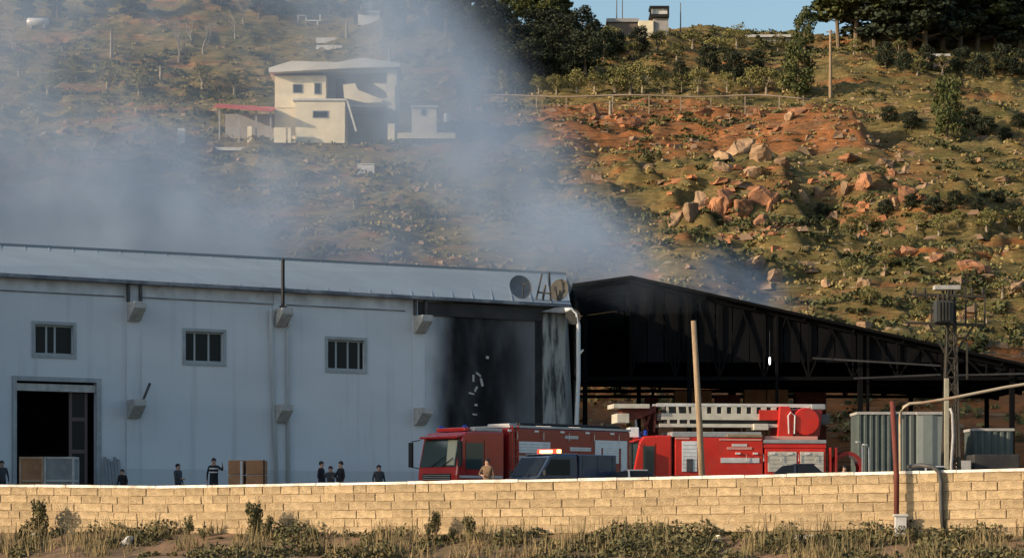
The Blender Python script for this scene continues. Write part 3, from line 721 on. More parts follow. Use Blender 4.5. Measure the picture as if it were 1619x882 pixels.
# ------------------------------------------------------------------ people
def person_mesh(pose):
    """one continuous skinned body, standing 1.75 m, facing -Y"""
    vs = []; es = []; rs = []
    def v(x, y, z, r): vs.append((x, y, z)); rs.append(r); return len(vs) - 1
    def e(a, b): es.append((a, b))
    lean = {'stand': 0, 'crouch': -.12, 'turn': .03, 'point': 0}[pose]
    pel = v(0, 0, .95, .135); bel = v(0, lean * .3, 1.12, .13); ch = v(0, lean * .8, 1.34, .15); nk = v(0, lean, 1.49, .062)
    hd0 = v(0, lean - .01, 1.575, .075); hd1 = v(0, lean - .02, 1.66, .088); hd2 = v(0, lean - .005, 1.72, .06)
    nose = v(0, lean - .12, 1.625, .014)
    for a, b2 in ((pel, bel), (bel, ch), (ch, nk), (nk, hd0), (hd0, hd1), (hd1, hd2), (hd0, nose)): e(a, b2)
    for sx in (-1, 1):
        hp = v(sx * .10, 0, .88, .10); kn = v(sx * .12, -.02, .48, .065); an = v(sx * .12, .02, .10, .042); toe = v(sx * .13, -.17, .04, .036)
        e(pel, hp); e(hp, kn); e(kn, an); e(an, toe)
        sh = v(sx * .19, lean * .9, 1.42, .068)
        if pose == 'point' and sx == 1: el = v(sx * .36, -.12, 1.30, .042); wr = v(sx * .34, -.34, 1.48, .028)
        elif pose == 'turn' and sx == -1: el = v(sx * .30, -.08, 1.16, .042); wr = v(sx * .12, -.26, 1.12, .028)
        else: el = v(sx * .27, .03 + lean, 1.14, .042); wr = v(sx * .28, -.07 + lean, .90, .028)
        e(ch, sh); e(sh, el); e(el, wr)
        d = (Vector(vs[wr]) - Vector(vs[el])).normalized(); side = Vector((sx, 0, 0)) if abs(d.x) < .8 else Vector((0, 0, 1)); fwd = d.cross(side).normalized()
        pm = Vector(vs[wr]) + d * .075; pi = v(*pm, .030); e(wr, pi)
        for k, ln in enumerate((.065, .078, .072, .055)):
            off = fwd * (k - 1.5) * .021; a = v(*(pm + d * .035 + off), .0095); c = v(*(pm + d * (.035 + ln * .6) + off), .0085); g = v(*(pm + d * (.03 + ln) + off - side * .02), .0075)
            e(pi, a); e(a, c); e(c, g)
        a = v(*(pm - d * .02 + fwd * .04), .011); c = v(*(pm + d * .02 + fwd * .062), .0095); e(pi, a); e(a, c)
    me = bpy.data.meshes.new('body_src'); me.from_pydata(vs, es, []); o = bpy.data.objects.new('tmp', me); COL.objects.link(o)
    md = o.modifiers.new('s', 'SKIN'); sv = me.skin_vertices[0].data
    for i, r in enumerate(rs): sv[i].radius = (r * (1.28 if i in (pel, bel, ch) else 1), r * .85 if i in (pel, bel, ch) else r)
    sv[pel].use_root = True
    o.modifiers.new('u', 'SUBSURF').render_levels = 1; o.modifiers['u'].levels = 1
    dg = bpy.context.evaluated_depsgraph_get(); me2 = bpy.data.meshes.new_from_object(o.evaluated_get(dg))
    bpy.data.objects.remove(o); me2.name = 'body'; me2.materials.clear(); return me2
bodies = {p: person_mesh(p) for p in ('stand', 'crouch', 'turn', 'point')}
def hair_mesh(lean, cap=False):
    b = MB(); n = 12; c = Vector((0, lean, 1.665)); R_ = (.102, .112, .105)
    for i in range(6):
        ph = math.pi * .5 * i / 5
        for k in range(n):
            a = 2 * math.pi * k / n; dz = math.cos(ph) * R_[2]
            drop = -.05 if i == 5 and math.sin(a) > -.2 else 0
            b.v.append((c.x + math.sin(ph) * math.cos(a) * R_[0], c.y + math.sin(ph) * math.sin(a) * R_[1], c.z + dz + drop))
    for i in range(5):
        for k in range(n): b.f.append((i * n + k, i * n + (k + 1) % n, (i + 1) * n + (k + 1) % n, (i + 1) * n + k)); b.m.append(0)
    b.f.append(tuple(range(n))); b.m.append(0)
    if cap: b.box((0, c.y - .13, c.z + .02), (.15, .12, .02))
    return b
def person(px, row, Y, pose, top, label, rz=0.0, hairm='hair', stripes=False, cap=False):
    x = XP(px, Y); h = ZR(row, Y); sc = h / 1.775
    t_ = thing('person', label, 'person', (x, Y, 0), rz, 'people standing in the yard'); t_.scale = (min(1, sc + .06), min(1, sc + .06), sc)
    me = bodies[pose].copy()
    for m_ in (top, M['trous'], M['skin'], M['black']): me.materials.append(m_)
    for p in me.polygons:
        c = p.center
        hand = (abs(c.x) > .22 and c.z < .93) or (pose == 'point' and c.y < -.31) or (pose == 'turn' and c.y < -.24 and 1.0 < c.z < 1.25)
        p.material_index = 2 if (c.z > 1.485 or hand) else (1 if c.z < .93 and abs(c.x) < .22 else (0 if c.z > .12 else 3))
        if c.z < .09: p.material_index = 3
        p.use_smooth = True
    o = bpy.data.objects.new('body', me); COL.objects.link(o); o.parent = t_
    lean = {'stand': 0, 'crouch': -.12, 'turn': .03, 'point': 0}[pose]
    hair_mesh(lean, cap).build('cap' if cap else 'hair', M[hairm], t_, smooth=True)
    if stripes:
        for z in (1.20, 1.34):
            b = MB(); n = 14
            for zz in (z, z + .05):
                for k in range(n):
                    a = 2 * math.pi * k / n; b.v.append((.215 * math.cos(a), lean * .6 + .165 * math.sin(a), zz))
            for k in range(n): b.f.append((k, (k + 1) % n, n + (k + 1) % n, n + k)); b.m.append(0)
            b.build('reflective_stripe', M['reflect'], t_)
    return t_
person(3, 727, 97, 'stand', M['jacketg'], 'person in a dark coat cut off at the edge of the doorway', R(20))
person(196, 741, 95, 'crouch', M['jacket'], 'low dark figure alone behind the wall, right of the doorway crates', R(-30))
person(282, 732, 96, 'turn', M['jacketg'], 'person in dark clothes with a paler head, between two white columns', R(60))
person(338, 723, 95, 'point', M['jacket'], 'person in a dark vest with pale reflective stripes beside the cartons', R(10), stripes=True)
person(508, 728, 95, 'stand', M['jacket'], 'dark haired person in black, left one of a talking pair', R(70))
person(538, 728, 95.6, 'turn', M['jacket'], 'dark haired person in black, right one of a talking pair', R(-60))
person(523, 736, 97, 'crouch', M['jacketg'], 'shorter person half hidden between the talking pair', R(0))
person(599, 734, 96, 'stand', M['jacketg'], 'person in dark grey standing alone before the fire engine', R(30))
person(770, 724, 91.3, 'turn', M['tan2'], 'person in a tan coat standing at the side of the first fire engine', R(-20))
person(1335, 735, 103, 'stand', M['jacket'], 'dark figure behind the rear of the ladder truck', R(10))

# ------------------------------------------------------------------ crates
def crate(px0, px1, row, Y, rz, mf, ms, label, kind='wood'):
    x0, x1 = XP(px0, Y), XP(px1, Y); h = ZR(row, Y); w_ = x1 - x0
    t_ = thing('crate', label, 'crate', ((x0 + x1) / 2, Y, 0), rz, 'crates stacked in the yard')
    return t_, w_, h
def box_crate(c, w_, d_, h, mb, slat, t_, dark=False):
    b = MB(); b.box((0, 0, h / 2), (w_ - .08, d_ - .08, h - .02)); b.build('panel_box', mb, t_)
    for sx in (-1, 1):
        for sy in (-1, 1):
            b = MB(); b.box((sx * (w_ / 2 - .04), sy * (d_ / 2 - .04), h / 2), (.09, .09, h)); b.build('corner_batten', slat, t_)
    for z in (.06, h * .5, h - .05):
        for sy in (-1, 1):
            b = MB(); b.box((0, sy * (d_ / 2 - .025), z), (w_ - .18, .055, .09)); b.build('slat', slat, t_)
        for sx in (-1, 1):
            b = MB(); b.box((sx * (w_ / 2 - .025), 0, z), (.055, d_ - .18, .09)); b.build('slat', slat, t_)
M['woodl'] = mat('crate_batten', (.50, .34, .22), .9, (.38, .22, .13), 3)
YC = 94.5
for (pl, pr, row, mb, sl_, lab) in ((35, 73, 722, 'cardboard', 'woodl', 'orange brown half of the doorway crate, coloured for its sunlit side'),  # sunlit and shaded faces of one crate, put in as two colours
                                 (74, 121, 722, 'crateg', 'concp', 'grey half of the doorway crate, coloured for its shaded side'),
                                 (363, 387, 727, 'cardboard', 'woodl', 'brown carton with white tape next to the person in a striped vest'),
                                 (391, 421, 727, 'cardboard', 'woodl', 'brown carton just left of the white downpipes')):
    w_ = (pr - pl) / F * YC; h = ZR(row, YC)
    t_ = thing('crate', lab, 'crate', (XP((pl + pr) / 2, YC), YC, 0), 0, 'crates standing in the yard')
    if row == 722: box_crate(None, w_, 1.1, h, M[mb], M[sl_], t_)
    else:
        for i in range(3):
            b = MB(); b.box((0, 0, h * (i + .5) / 3), (w_, .9, h / 3 - .03)); b.build('carton', M['cardboard'], t_, bevel=.015)
        if pl == 363:
            b = MB(); b.box((w_ * .36, -.465, h * .5), (w_ * .16, .02, h - .1)); b.build('tape', M['white'], t_)
        else:
            b = MB(); b.box((w_ * .44, -.465, h * .5), (w_ * .07, .02, h)); b.build('strap', M['black'], t_)
# plank stack at the right jamb of the doorway
t_ = thing('plank_stack', 'grey planks leaning at the right edge of the big doorway', 'planks', WP(163) + NO * .6, ANG)
for i in range(5):
    b = MB(); b.bar((i * .16, -.25, 0), (i * .16 + .03, .45, Zw(163, 722) - .1 * (i % 3)), .13, .05); b.build('plank', M['crateg'], t_)

# ------------------------------------------------------------------ vehicles (local axes: +x forward, +y left, z up)
def wheel(t_, x, y, r=.50, w_=.30, side=1):
    b = MB(); n = 20; prof = [(.55, -.5), (.92, -.5), (1, -.36), (1, .36), (.92, .5), (.55, .5)]
    for k in range(n):
        a = 2 * math.pi * k / n
        for rr2, yy in prof: b.v.append((x + r * rr2 * math.cos(a), y + w_ * yy, r + r * rr2 * math.sin(a)))
    m_ = len(prof)
    for k in range(n):
        for j in range(m_ - 1): b.f.append((k * m_ + j, ((k + 1) % n) * m_ + j, ((k + 1) % n) * m_ + j + 1, k * m_ + j + 1)); b.m.append(0)
    wo = b.build('wheel', M['black'], t_, smooth=False)
    b = MB(); b.tube([(x, y - w_ * .3, r), (x, y + side * w_ * .34, r)], [r * .56, r * .5], 14); b.build('rim', M['alu'], wo)
    b = MB(); b.tube([(x, y + side * w_ * .30, r), (x, y + side * w_ * .46, r)], r * .2, 10); b.build('hub', M['steel'], wo)
def cab(t_, x0, L_, W_, zt, red, win, curtain=False, side='red'):
    """forward-control cab from x0 (rear) to x0+L_ (front)"""
    f = x0 + L_; W2 = W_ / 2
    prof = [(x0, .55), (f - .02, .55), (f, 1.25), (f - .06, 1.62), (f - .34, zt - .28), (f - .55, zt - .04), (f - 1.2, zt), (x0, zt)]
    b = MB(); b.prism(prof, -W2, W2); b.build('cab', red, t_, bevel=.07)
    # windscreen follows the sloped front
    p0, p1 = Vector((f - .045, 0, 1.60)), Vector((f - .30, 0, zt - .36))
    nrm = Vector((p1.z - p0.z, 0, -(p1.x - p0.x))).normalized() * .02
    b = MB(); b.hexa([p0 + nrm + Vector((0, -W2 + .12, 0)), p0 + nrm + Vector((0, W2 - .12, 0)), p1 + nrm + Vector((0, W2 - .16, 0)), p1 + nrm + Vector((0, -W2 + .16, 0))],
                     [p0 - nrm + Vector((0, -W2 + .12, 0)), p0 - nrm + Vector((0, W2 - .12, 0)), p1 - nrm + Vector((0, W2 - .16, 0)), p1 - nrm + Vector((0, -W2 + .16, 0))])
    ws = b.build('windscreen', win, t_)
    if curtain:
        b = MB(); t0, t1 = .06, .97; qa = p0.lerp(p1, t0) + nrm * 1.6; qb = p0.lerp(p1, t1) + nrm * 1.6; qc = nrm * .5
        b.hexa([qa + Vector((0, .55, 0)), qa + Vector((0, W2 - .2, 0)), qb + Vector((0, W2 - .24, 0)), qb + Vector((0, .42, 0))], [qa - qc + Vector((0, .55, 0)), qa - qc + Vector((0, W2 - .2, 0)), qb - qc + Vector((0, W2 - .24, 0)), qb - qc + Vector((0, .42, 0))]); b.build('sun_blind', M['curtain'], ws)
    b = MB(); b.bar(p0 + nrm * 2.2 + Vector((0, -.4, 0)), p0 + nrm * 2.2 + Vector((.0, .5, .42)), .03); b.bar(p0 + nrm * 2.2 + Vector((0, .3, 0)), p0 + nrm * 2.2 + Vector((0, 1.0, .35)), .03); b.build('wiper', M['black'], ws)
    b = MB(); b.box((f - .30, 0, zt - .22), (.52, W_ - .1, .10), Matrix.Rotation(R(12), 3, 'Y')); b.build('sun_visor', red, t_, bevel=.03)
    b = MB(); b.b2((f - .01, -W2 + .35, 1.05), (f + .035, W2 - .35, 1.32)); g = b.build('grille', M['black'], t_)
    for i in range(3):
        b = MB(); b.b2((f + .03, -W2 + .38, 1.08 + i * .08), (f + .05, W2 - .38, 1.105 + i * .08)); b.build('grille_bar', M['alu'], g)
    b = MB(); b.b2((f - .25, -W2 - .02, .42), (f + .12, W2 + .02, .78)); b.build('bumper', M['white'], t_, bevel=.05)
    for sy in (-1, 1):
        b = MB(); b.b2((f + .0, sy * (W2 - .42), .84), (f + .06, sy * (W2 - .06), 1.04)); b.build('headlight', M['lamp'], t_, bevel=.02)
        b = MB(); b.b2((f - .50, sy * (W2 + .005), 1.50 if sy > 0 else 1.5), (x0 + L_ * .45, sy * (W2 + .022), zt - .50)); b.build('side_window', win, t_)
        b = MB(); b.bar((f - .15, sy * W2, zt - .35), (f + .10, sy * (W2 + .30), zt - .42), .04); b.bar((f - .12, sy * W2, 1.55), (f + .10, sy * (W2 + .30), 1.62), .04)
        b.box((f + .10, sy * (W2 + .32), (zt + 1.15) / 2), (.10, .24, zt - 2.05)); b.build('mirror', M['black'], t_, bevel=.02)
        b = MB()
        b.b2((f - .56, sy * (W2 + .003), .75), (f - .545, sy * (W2 + .012), zt - .38)); b.b2((x0 + L_ * .42, sy * (W2 + .003), .75), (x0 + L_ * .42 + .015, sy * (W2 + .012), zt - .38))
        dd = b.build('door', M['black'], t_)
        b = MB(); b.b2((x0 + L_ * .47, sy * (W2 + .004), 1.36), (x0 + L_ * .47 + .2, sy * (W2 + .045), 1.41)); b.build('handle', M['chrome'], dd)
        b = MB(); b.b2((f - 1.15, sy * (W2 - .3), .30), (f - .5, sy * (W2 + .02), .55)); b.build('step', M['steel'], t_)
    return f
def shutter(t_, x0, x1, z0, z1, y, m_, frame=None, nsl=6):
    b = MB(); b.b2((x0, y, z0), (x1, y + .03, z1)); sh = b.build('locker_shutter', m_, t_, bevel=.006)
    for i in range(1, nsl):
        z = z0 + (z1 - z0) * i / nsl; b = MB(); b.b2((x0 + .03, y + .03, z - .008), (x1 - .03, y + .04, z + .008)); b.build('slat', M['alu'], sh)
    if frame:
        b = MB()
        for (xa, xb, za, zb) in ((x0 - .09, x0 - .002, z0 - .09, z1 + .09), (x1 + .002, x1 + .09, z0 - .09, z1 + .09), (x0 - .002, x1 + .002, z1 + .002, z1 + .09), (x0 - .002, x1 + .002, z0 - .09, z0 - .002)):
            b.b2((xa, y - .0, za), (xb, y + .05, zb))
        b.build('locker_frame', frame, t_)
M['blocker1'] = mat('windscreen_glass', (.035, .055, .055), .08, spec=.8)
M['curtain'] = mat('cream_curtain', (.40, .40, .29), .8)
# --- first fire engine: front turned to the camera's left
a1 = R(43); C1 = Vector((XP(722, 95), 95, 0)); W1, L1 = 2.5, 10.4
hd = Vector((-math.cos(a1), -math.sin(a1), 0)); lft = Vector((-hd.y, hd.x, 0))   # forward, left
# left side faces the camera; C1 is the front left corner
ctr = C1 - lft * (W1 / 2) - hd * L1
fe = thing('fire_engine', 'dark red fire engine with grey framed lockers standing before the burnt bay', 'fire engine', ctr, math.atan2(hd.y, hd.x))
ZT1 = ZR(680, 95)
f = cab(fe, L1 - 2.7, 2.7, W1, ZT1, M['red1'], M['blocker1'], curtain=True)
ZB1 = 3.30
b = MB(); b.b2((0, -W1 / 2, .95), (L1 - 3.0, W1 / 2, ZB1)); b.build('equipment_body', M['maroon'], fe, bevel=.05)
b = MB(); b.b2((0, -.5, .55), (L1 - .3, .5, .94)); b.build('chassis', M['steel'], fe)
b = MB()
b.b2((-.02, -W1 / 2 - .02, ZB1 + .003), (L1 - 3.0, W1 / 2 + .03, ZB1 + .10)); b.build('roof_rail', M['alu'], fe, bevel=.02)
b = MB(); b.b2((L1 - 2.7, -W1 / 2 + .2, ZT1 + .005), (L1 - 1.1, W1 / 2 - .1, ZT1 + .13)); b.build('cab_roof_board', M['alu'], fe, bevel=.03)
b = MB(); b.b2((L1 - 1.05, -.9, ZT1 + .0), (L1 - .75, .9, ZT1 + .16)); b.build('light_bar', M['red2'], fe, bevel=.03)
yl = W1 / 2 + .005
shutter(fe, L1 - 5.4, L1 - 3.5, ZR(716, 98), ZR(698, 98), yl, M['locker'], None, 4)
shutter(fe, L1 - 7.1, L1 - 6.3, ZR(693, 99), ZR(688, 99), yl, M['white'], None, 2)
shutter(fe, L1 - 7.9, L1 - 6.6, ZR(713, 100), ZR(707, 100), yl, M['white'], None, 2)
shutter(fe, .75, 1.75, ZR(732, 101), ZR(708, 101), yl, M['locker'], None, 6)
b = MB()
x0, x1, z0, z1 = .25, 2.25, 1.0, ZR(696, 101)
for q_ in ((x0, x0 + .36, z0, z1), (x1 - .36, x1, z0, z1), (x0 + .36, x1 - .36, z1 - .34, z1)):
    b.b2((q_[0], yl, q_[2]), (q_[1], yl + .05, q_[3]))
b.build('locker_frame', M['locker'], fe)
shutter(fe, 3.0, 6.9, 1.1, ZR(722, 100), yl, M['alu'], None, 6)
b = MB()
for dx in (0, .35): b.tube([(L1 - 3.1 - dx, yl + .08, .9), (L1 - 3.1 - dx, yl + .08, ZB1 + .1)], .03, 6)
for i in range(7): b.bar((L1 - 3.1, yl + .08, 1.0 + i * .36), (L1 - 3.45, yl + .08, 1.0 + i * .36), .03)
b.build('access_ladder', M['red1'], fe)
for x in (1.9, L1 - 1.5):
    for sy in (-1, 1):
        wheel(fe, x, sy * (W1 / 2 - .17), side=sy)
wheel(fe, 3.2, W1 / 2 - .17); wheel(fe, 3.2, -W1 / 2 + .17, side=-1)

# --- second: aerial ladder truck, side on
a2 = R(8); Y2 = 106.5; hd = Vector((-math.cos(a2), -math.sin(a2), 0)); lft = Vector((-hd.y, hd.x, 0)); L2, W2_ = 9.6, 2.5
C2 = Vector((XP(1000, Y2), Y2, 0)); ctr = C2 - lft * (W2_ / 2) - hd * L2
lt = thing('ladder_truck', 'bright red fire truck carrying a long folded white aerial ladder', 'fire truck', ctr, math.atan2(hd.y, hd.x))
px2 = lambda px: L2 - (XP(px, Y2 + .4) - C2.x) / math.cos(a2)            # photo column -> local x
zr2 = lambda row: ZR(row, Y2 + .3)
f = cab(lt, px2(1062), L2 - px2(1062), W2_, zr2(688), M['red2'], M['blocker1'])
yl = W2_ / 2
b = MB(); b.b2((0, -.5, .55), (L2 - .3, .5, .94)); b.build('chassis', M['steel'], lt)
def blockp(name, p0, p1, r0, r1, m_, y0=-yl, y1=yl, bevel=.03):
    b = MB(); b.b2((px2(p1), y0, zr2(r1)), (px2(p0), y1, zr2(r0))); return b.build(name, m_, lt, bevel=bevel)
blockp('front_body', 1067, 1208, 691, 752, M['red2'])
blockp('deck', 1062, 1206, 682, 690.5, M['alu'])
blockp('deck_rail', 1150, 1207, 686, 690.6, M['wood'], y0=yl + .004, y1=yl + .05)
blockp('rear_body', 1211, 1310, 708, 752, M['red2'])
blockp('rear_deck', 1209, 1311, 694, 700, M['alu'])
blockp('rear_deck_beam', 1209, 1311, 701, 707.5, M['red2'], y0=-yl + .1, y1=yl - .02)
shutter(lt, px2(1102), px2(1078), zr2(745), zr2(697), yl + .004, M['locker'], None, 8)
shutter(lt, px2(1262), px2(1216), zr2(745), zr2(713), yl + .004, M['ladder'], None, 5)
shutter(lt, px2(1306), px2(1268), zr2(745), zr2(713), yl + .004, M['ladder'], None, 5)
for (p0, p1, r0, r1, m_) in ((1140, 1202, 723, 731, 'white'), (1158, 1182, 701, 705, 'white'), (1150, 1190, 706, 710, 'pinkp'), (1138, 1205, 693, 695.5, 'pinkp'), (1067, 1090, 691, 694, 'pinkp')):
    if 'pinkp' not in M: M['pinkp'] = mat('faded_red_trim', (.62, .28, .22), .5)
    blockp('trim_strip', p0, p1, r0, r1, M[m_], y0=yl + .003, y1=yl + .03, bevel=0)
b = MB(); b.b2((px2(1085), yl + .036, zr2(745)), (px2(1095), yl + .06, zr2(725))); b.build('hose_fitting', M['steel'], lt)
# stabiliser boxes and grab rails at the tail
for p in (1316, 1326):
    blockp('tail_post', p, p + 4, 706, 752, M['maroon'] if p > 1320 else M['red2'], y0=yl - .3, y1=yl - .05)
for p, top_ in ((1372, 698), (1383, 702)):
    b = MB(); xx = px2(p); b.tube([(xx, yl - .2, .4), (xx, yl - .2, zr2(top_ + 6)), (xx + .12, yl - .2, zr2(top_)), (xx + .35, yl - .2, zr2(top_ - 1))], .05, 8); b.build('tail_hoop', M['alu'], lt, smooth=True)
b = MB(); xx = px2(1348)
for k in range(17):
    a_ = math.pi * k / 16; a2_ = math.pi * (k + 1) / 16
    if k < 16:
        b.hexa([(xx + .55 * math.cos(a_), yl - .9, 1.9 + .5 * math.sin(a_)), (xx + .55 * math.cos(a2_), yl - .9, 1.9 + .5 * math.sin(a2_)), (xx + .72 * math.cos(a2_), yl - .9, 1.9 + .68 * math.sin(a2_)), (xx + .72 * math.cos(a_), yl - .9, 1.9 + .68 * math.sin(a_))],
               [(xx + .55 * math.cos(a_), yl - .2, 1.9 + .5 * math.sin(a_)), (xx + .55 * math.cos(a2_), yl - .2, 1.9 + .5 * math.sin(a2_)), (xx + .72 * math.cos(a2_), yl - .2, 1.9 + .68 * math.sin(a2_)), (xx + .72 * math.cos(a_), yl - .2, 1.9 + .68 * math.sin(a_))])
b.b2((xx - .72, yl - .9, .6), (xx - .58, yl - .2, 1.9)); b.b2((xx + .58, yl - .9, .6), (xx + .72, yl - .2, 1.9)); b.build('hose_reel_housing', M['maroon'], lt)
b = MB(); b.b2((px2(1385), -yl + .2, .5), (px2(1312), yl - .9, 1.1)); b.build('tail_platform', M['steel'], lt)
# turret
blockp('turntable', 1214, 1300, 688, 694, M['pinkp'], y0=-.95, y1=.95)
b = MB()
b.prism([(px2(1236), zr2(688)), (px2(1240), zr2(640)), (px2(1256), zr2(640)), (px2(1262), zr2(652)), (px2(1262), zr2(688))], -.75, .72); b.build('turret_frame', M['red2'], lt, bevel=.04)
b = MB(); b.tube([(px2(1283), -.7, zr2(664)), (px2(1283), .74, zr2(664))], .66, 20); b.build('turret_drum', M['red2'], lt, bevel=.05)
b = MB(); b.prism([(px2(1266), zr2(688)), (px2(1264), zr2(644)), (px2(1312), zr2(640)), (px2(1306), zr2(688))], -.55, .55); b.build('turret_body', M['maroon'], lt, bevel=.04)
b = MB(); b.tube([(px2(1254), .78, zr2(684)), (px2(1253), .78, zr2(655)), (px2(1257), .78, zr2(650)), (px2(1264), .78, zr2(655)), (px2(1263), .78, zr2(684))], .035, 6); b.build('hydraulic_loop', M['white'], lt)
b = MB(); b.b2((px2(1324), -.5, zr2(668)), (px2(1300), .5, zr2(652))); b.build('counterweight', M['steel'], lt, bevel=.05)
b = MB(); b.b2((px2(1316), -.6, zr2(645)), (px2(1292), .6, zr2(636))); b.build('ladder_root_box', M['alu'], lt, bevel=.05)
# ladder: two trussed side frames with rungs
XA, XB = px2(1305), px2(1047); zt_, zb_ = zr2(638), zr2(671)
for sy in (-.48, .48):
    b = MB(); b.bar((XA, sy, zt_), (XB + .12, sy, zt_), .09, .12); b.build('ladder_rail', M['white'], lt)
    b = MB(); b.bar((px2(1240), sy, zb_), (XB - .0, sy, zb_), .09, .16); b.build('ladder_rail', M['ladder'], lt)
    b = MB(); b.bar((px2(1235), sy, zr2(657)), (XB - .1, sy, zr2(657)), .07, .30); b.build('ladder_web', M['ladder'], lt)
    nn = 12
    for i in range(nn):
        xx = XB + (px2(1240) - XB) * (i + .5) / nn; b = MB()
        if i < 3: b.bar((xx - .22, sy, zr2(671)), (xx + .16 - .3, sy, zt_), .06, .10)
        else: b.bar((xx, sy, zr2(654)), (xx, sy, zt_), .05, .26)
        b.build('lattice_brace', M['ladder'], lt)
b = MB(); b.b2((px2(1250), -.40, zr2(668)), (XB - .3, .40, zr2(641))); b.build('ladder_shade_box', M['sootm'], lt)  # dark box added between the frames so the openings read as shaded
b = MB(); 
for i in range(26):
    xx = XB + (XA - XB) * i / 26; b.tube([(xx, -.48, zr2(655)), (xx, .48, zr2(655))], .025, 6)
b.build('rungs', M['alu'], lt)['kind'] = 'stuff'
b = MB(); b.b2((px2(1222), -.7, zr2(678)), (px2(1198), .7, zr2(668))); b.build('ladder_carriage', M['ladder'], lt, bevel=.02)
b = MB(); b.b2((px2(1244), -.35, zr2(662)), (px2(1208), .6, zr2(646))); b.build('ladder_section_end', M['red2'], lt)
# cage folded at the ladder tip, over the cab
b = MB(); b.b2((px2(1030), -.8, zr2(645)), (px2(972), .8, zr2(638))); b.build('cage_top_rail', M['ladder'], lt, bevel=.02)
b = MB(); b.b2((px2(998), -.7, zr2(668)), (px2(978), .7, zr2(653))); b.build('cage_panel', M['ladder'], lt, bevel=.03)
b = MB(); b.prism([(px2(985), zr2(646)), (px2(1042), zr2(640)), (px2(1042), zr2(650)), (px2(1012), zr2(662)), (px2(992), zr2(660))], -.5, .5); b.build('cage_arm', M['rust'], lt, bevel=.03)
for (p0, r0, p1, r1) in ((1010, 655, 1012, 682), (1020, 650, 1030, 680), (1036, 648, 1026, 676), (1042, 648, 1040, 682)):
    b = MB(); b.bar((px2(p0), .3, zr2(r0)), (px2(p1), .3, zr2(r1)), .09); b.build('cage_strut', M['rust'] if p0 != 1010 else M['alu'], lt)
b = MB(); b.b2((px2(1012), .2, zr2(691)), (px2(996), .9, zr2(675))); b.build('lamp_box', M['locker'], lt, bevel=.03)
for x in (px2(1290), px2(1255), px2(1045), px2(1120)):
    for sy in (-1, 1): wheel(lt, x, sy * (yl - .17), side=sy)

# small fittings on both trucks
def fittings(t_, L_, yl, zt, lamps, zlow):
    for i in range(lamps):
        x = .4 + (L_ - 1.0) * i / (lamps - 1); b = MB(); b.b2((x - .06, yl + .02, zlow), (x + .06, yl + .06, zlow + .07)); b.build('marker_lamp', M['amber'], t_)
    for i in range(5):
        x = .8 + (L_ - 4.2) * i / 4; b = MB(); b.tube([(x, yl + .02, zt - .50), (x, yl + .09, zt - .48), (x, yl + .09, zt - .16), (x, yl + .02, zt - .14)], .018, 6); b.build('grab_handle', M['chrome'], t_)
        b = MB(); b.b2((x + .28, yl + .004, zt - .16), (x + .50, yl + .07, zt - .08)); b.build('scene_light', M['lamp'], t_)
M['amber'] = mat('amber_lens', (.7, .25, .03), .3)
fittings(fe, L1, W1 / 2, ZB1, 7, .98); fittings(lt, px2(1067), W2_ / 2, zr2(712), 6, 1.0)
for x, w_ in ((1.0, 1.5), (3.2, 1.1), (5.2, 1.6)):
    b = MB(); b.b2((x, -.8, ZB1 + .10), (x + w_, .6, ZB1 + .10 + .12)); b.build('roof_box', M['alu'], fe, bevel=.03)
b = MB(); b.tube([(.4, .85, ZB1 + .2), (6.6, .85, ZB1 + .2)], .06, 8); b.tube([(.4, 1.02, ZB1 + .19), (6.6, 1.02, ZB1 + .19)], .05, 8); b.build('suction_hoses', M['black'], fe)
for sy in (-1, 1):
    b = MB(); b.tube([(L1 - .9, sy * .75, ZT1), (L1 - .9, sy * .75, ZT1 + .2), (L1 - .9, sy * .75, ZT1 + .26)], [.12, .12, .06], 12); b.build('blue_beacon', M['bluelens'], fe)
    b = MB(); xx = L2 - .7; b.tube([(xx, sy * .75, zr2(688)), (xx, sy * .75, zr2(688) + .2), (xx, sy * .75, zr2(688) + .26)], [.12, .12, .06], 12); b.build('blue_beacon', M['bluelens'], lt)
b = MB(); b.b2((px2(1060), yl + .003, 1.18), (L2 - .25, yl + .015, 1.30)); b.build('stripe', M['white'], lt)
b = MB(); b.b2((L1 - 2.6, W1 / 2 + .003, 1.14), (L1 - .15, W1 / 2 + .015, 1.24)); b.build('stripe', M['white'], fe)
# --- police van
a3 = R(38); L3, W3 = 4.9, 1.9
hd = Vector((-math.cos(a3), -math.sin(a3), 0)); lft = Vector((-hd.y, hd.x, 0)); C3 = Vector((XP(838, 91.3), 91.3, 0))
ctr = C3 - lft * (W3 / 2) - hd * (L3 * .93)
pv = thing('police_van', 'blue van with a glowing red roof beacon parked in front of the lockers', 'van', ctr, math.atan2(hd.y, hd.x))
ZV = ZR(718, 92)
b = MB(); b.prism([(L3 - .1, .35), (L3, .6), (L3 - .05, .92), (L3 - .75, 1.12), (L3 - 1.35, ZV - .08), (L3 - 1.7, ZV), (2.1, ZV), (2.0, .35)], -W3 / 2, W3 / 2); b.build('body', M['blue'], pv, bevel=.07)
b = MB(); b.b2((0, -W3 / 2, .4), (1.985, W3 / 2, ZV + .02)); b.build('cargo_box', M['blue'], pv, bevel=.04)
b = MB(); b.b2((2.0, -W3 / 2 + .08, ZV + .002), (L3 - 1.55, W3 / 2 - .08, ZV + .05)); b.build('roof', M['bluep'], pv, bevel=.03)
p0, p1 = Vector((L3 - .76, 0, 1.16)), Vector((L3 - 1.33, 0, ZV - .13)); nrm = Vector((p1.z - p0.z, 0, -(p1.x - p0.x))).normalized() * .02
o_ = [Vector((0, -W3 / 2 + .1, 0)), Vector((0, W3 / 2 - .1, 0))]
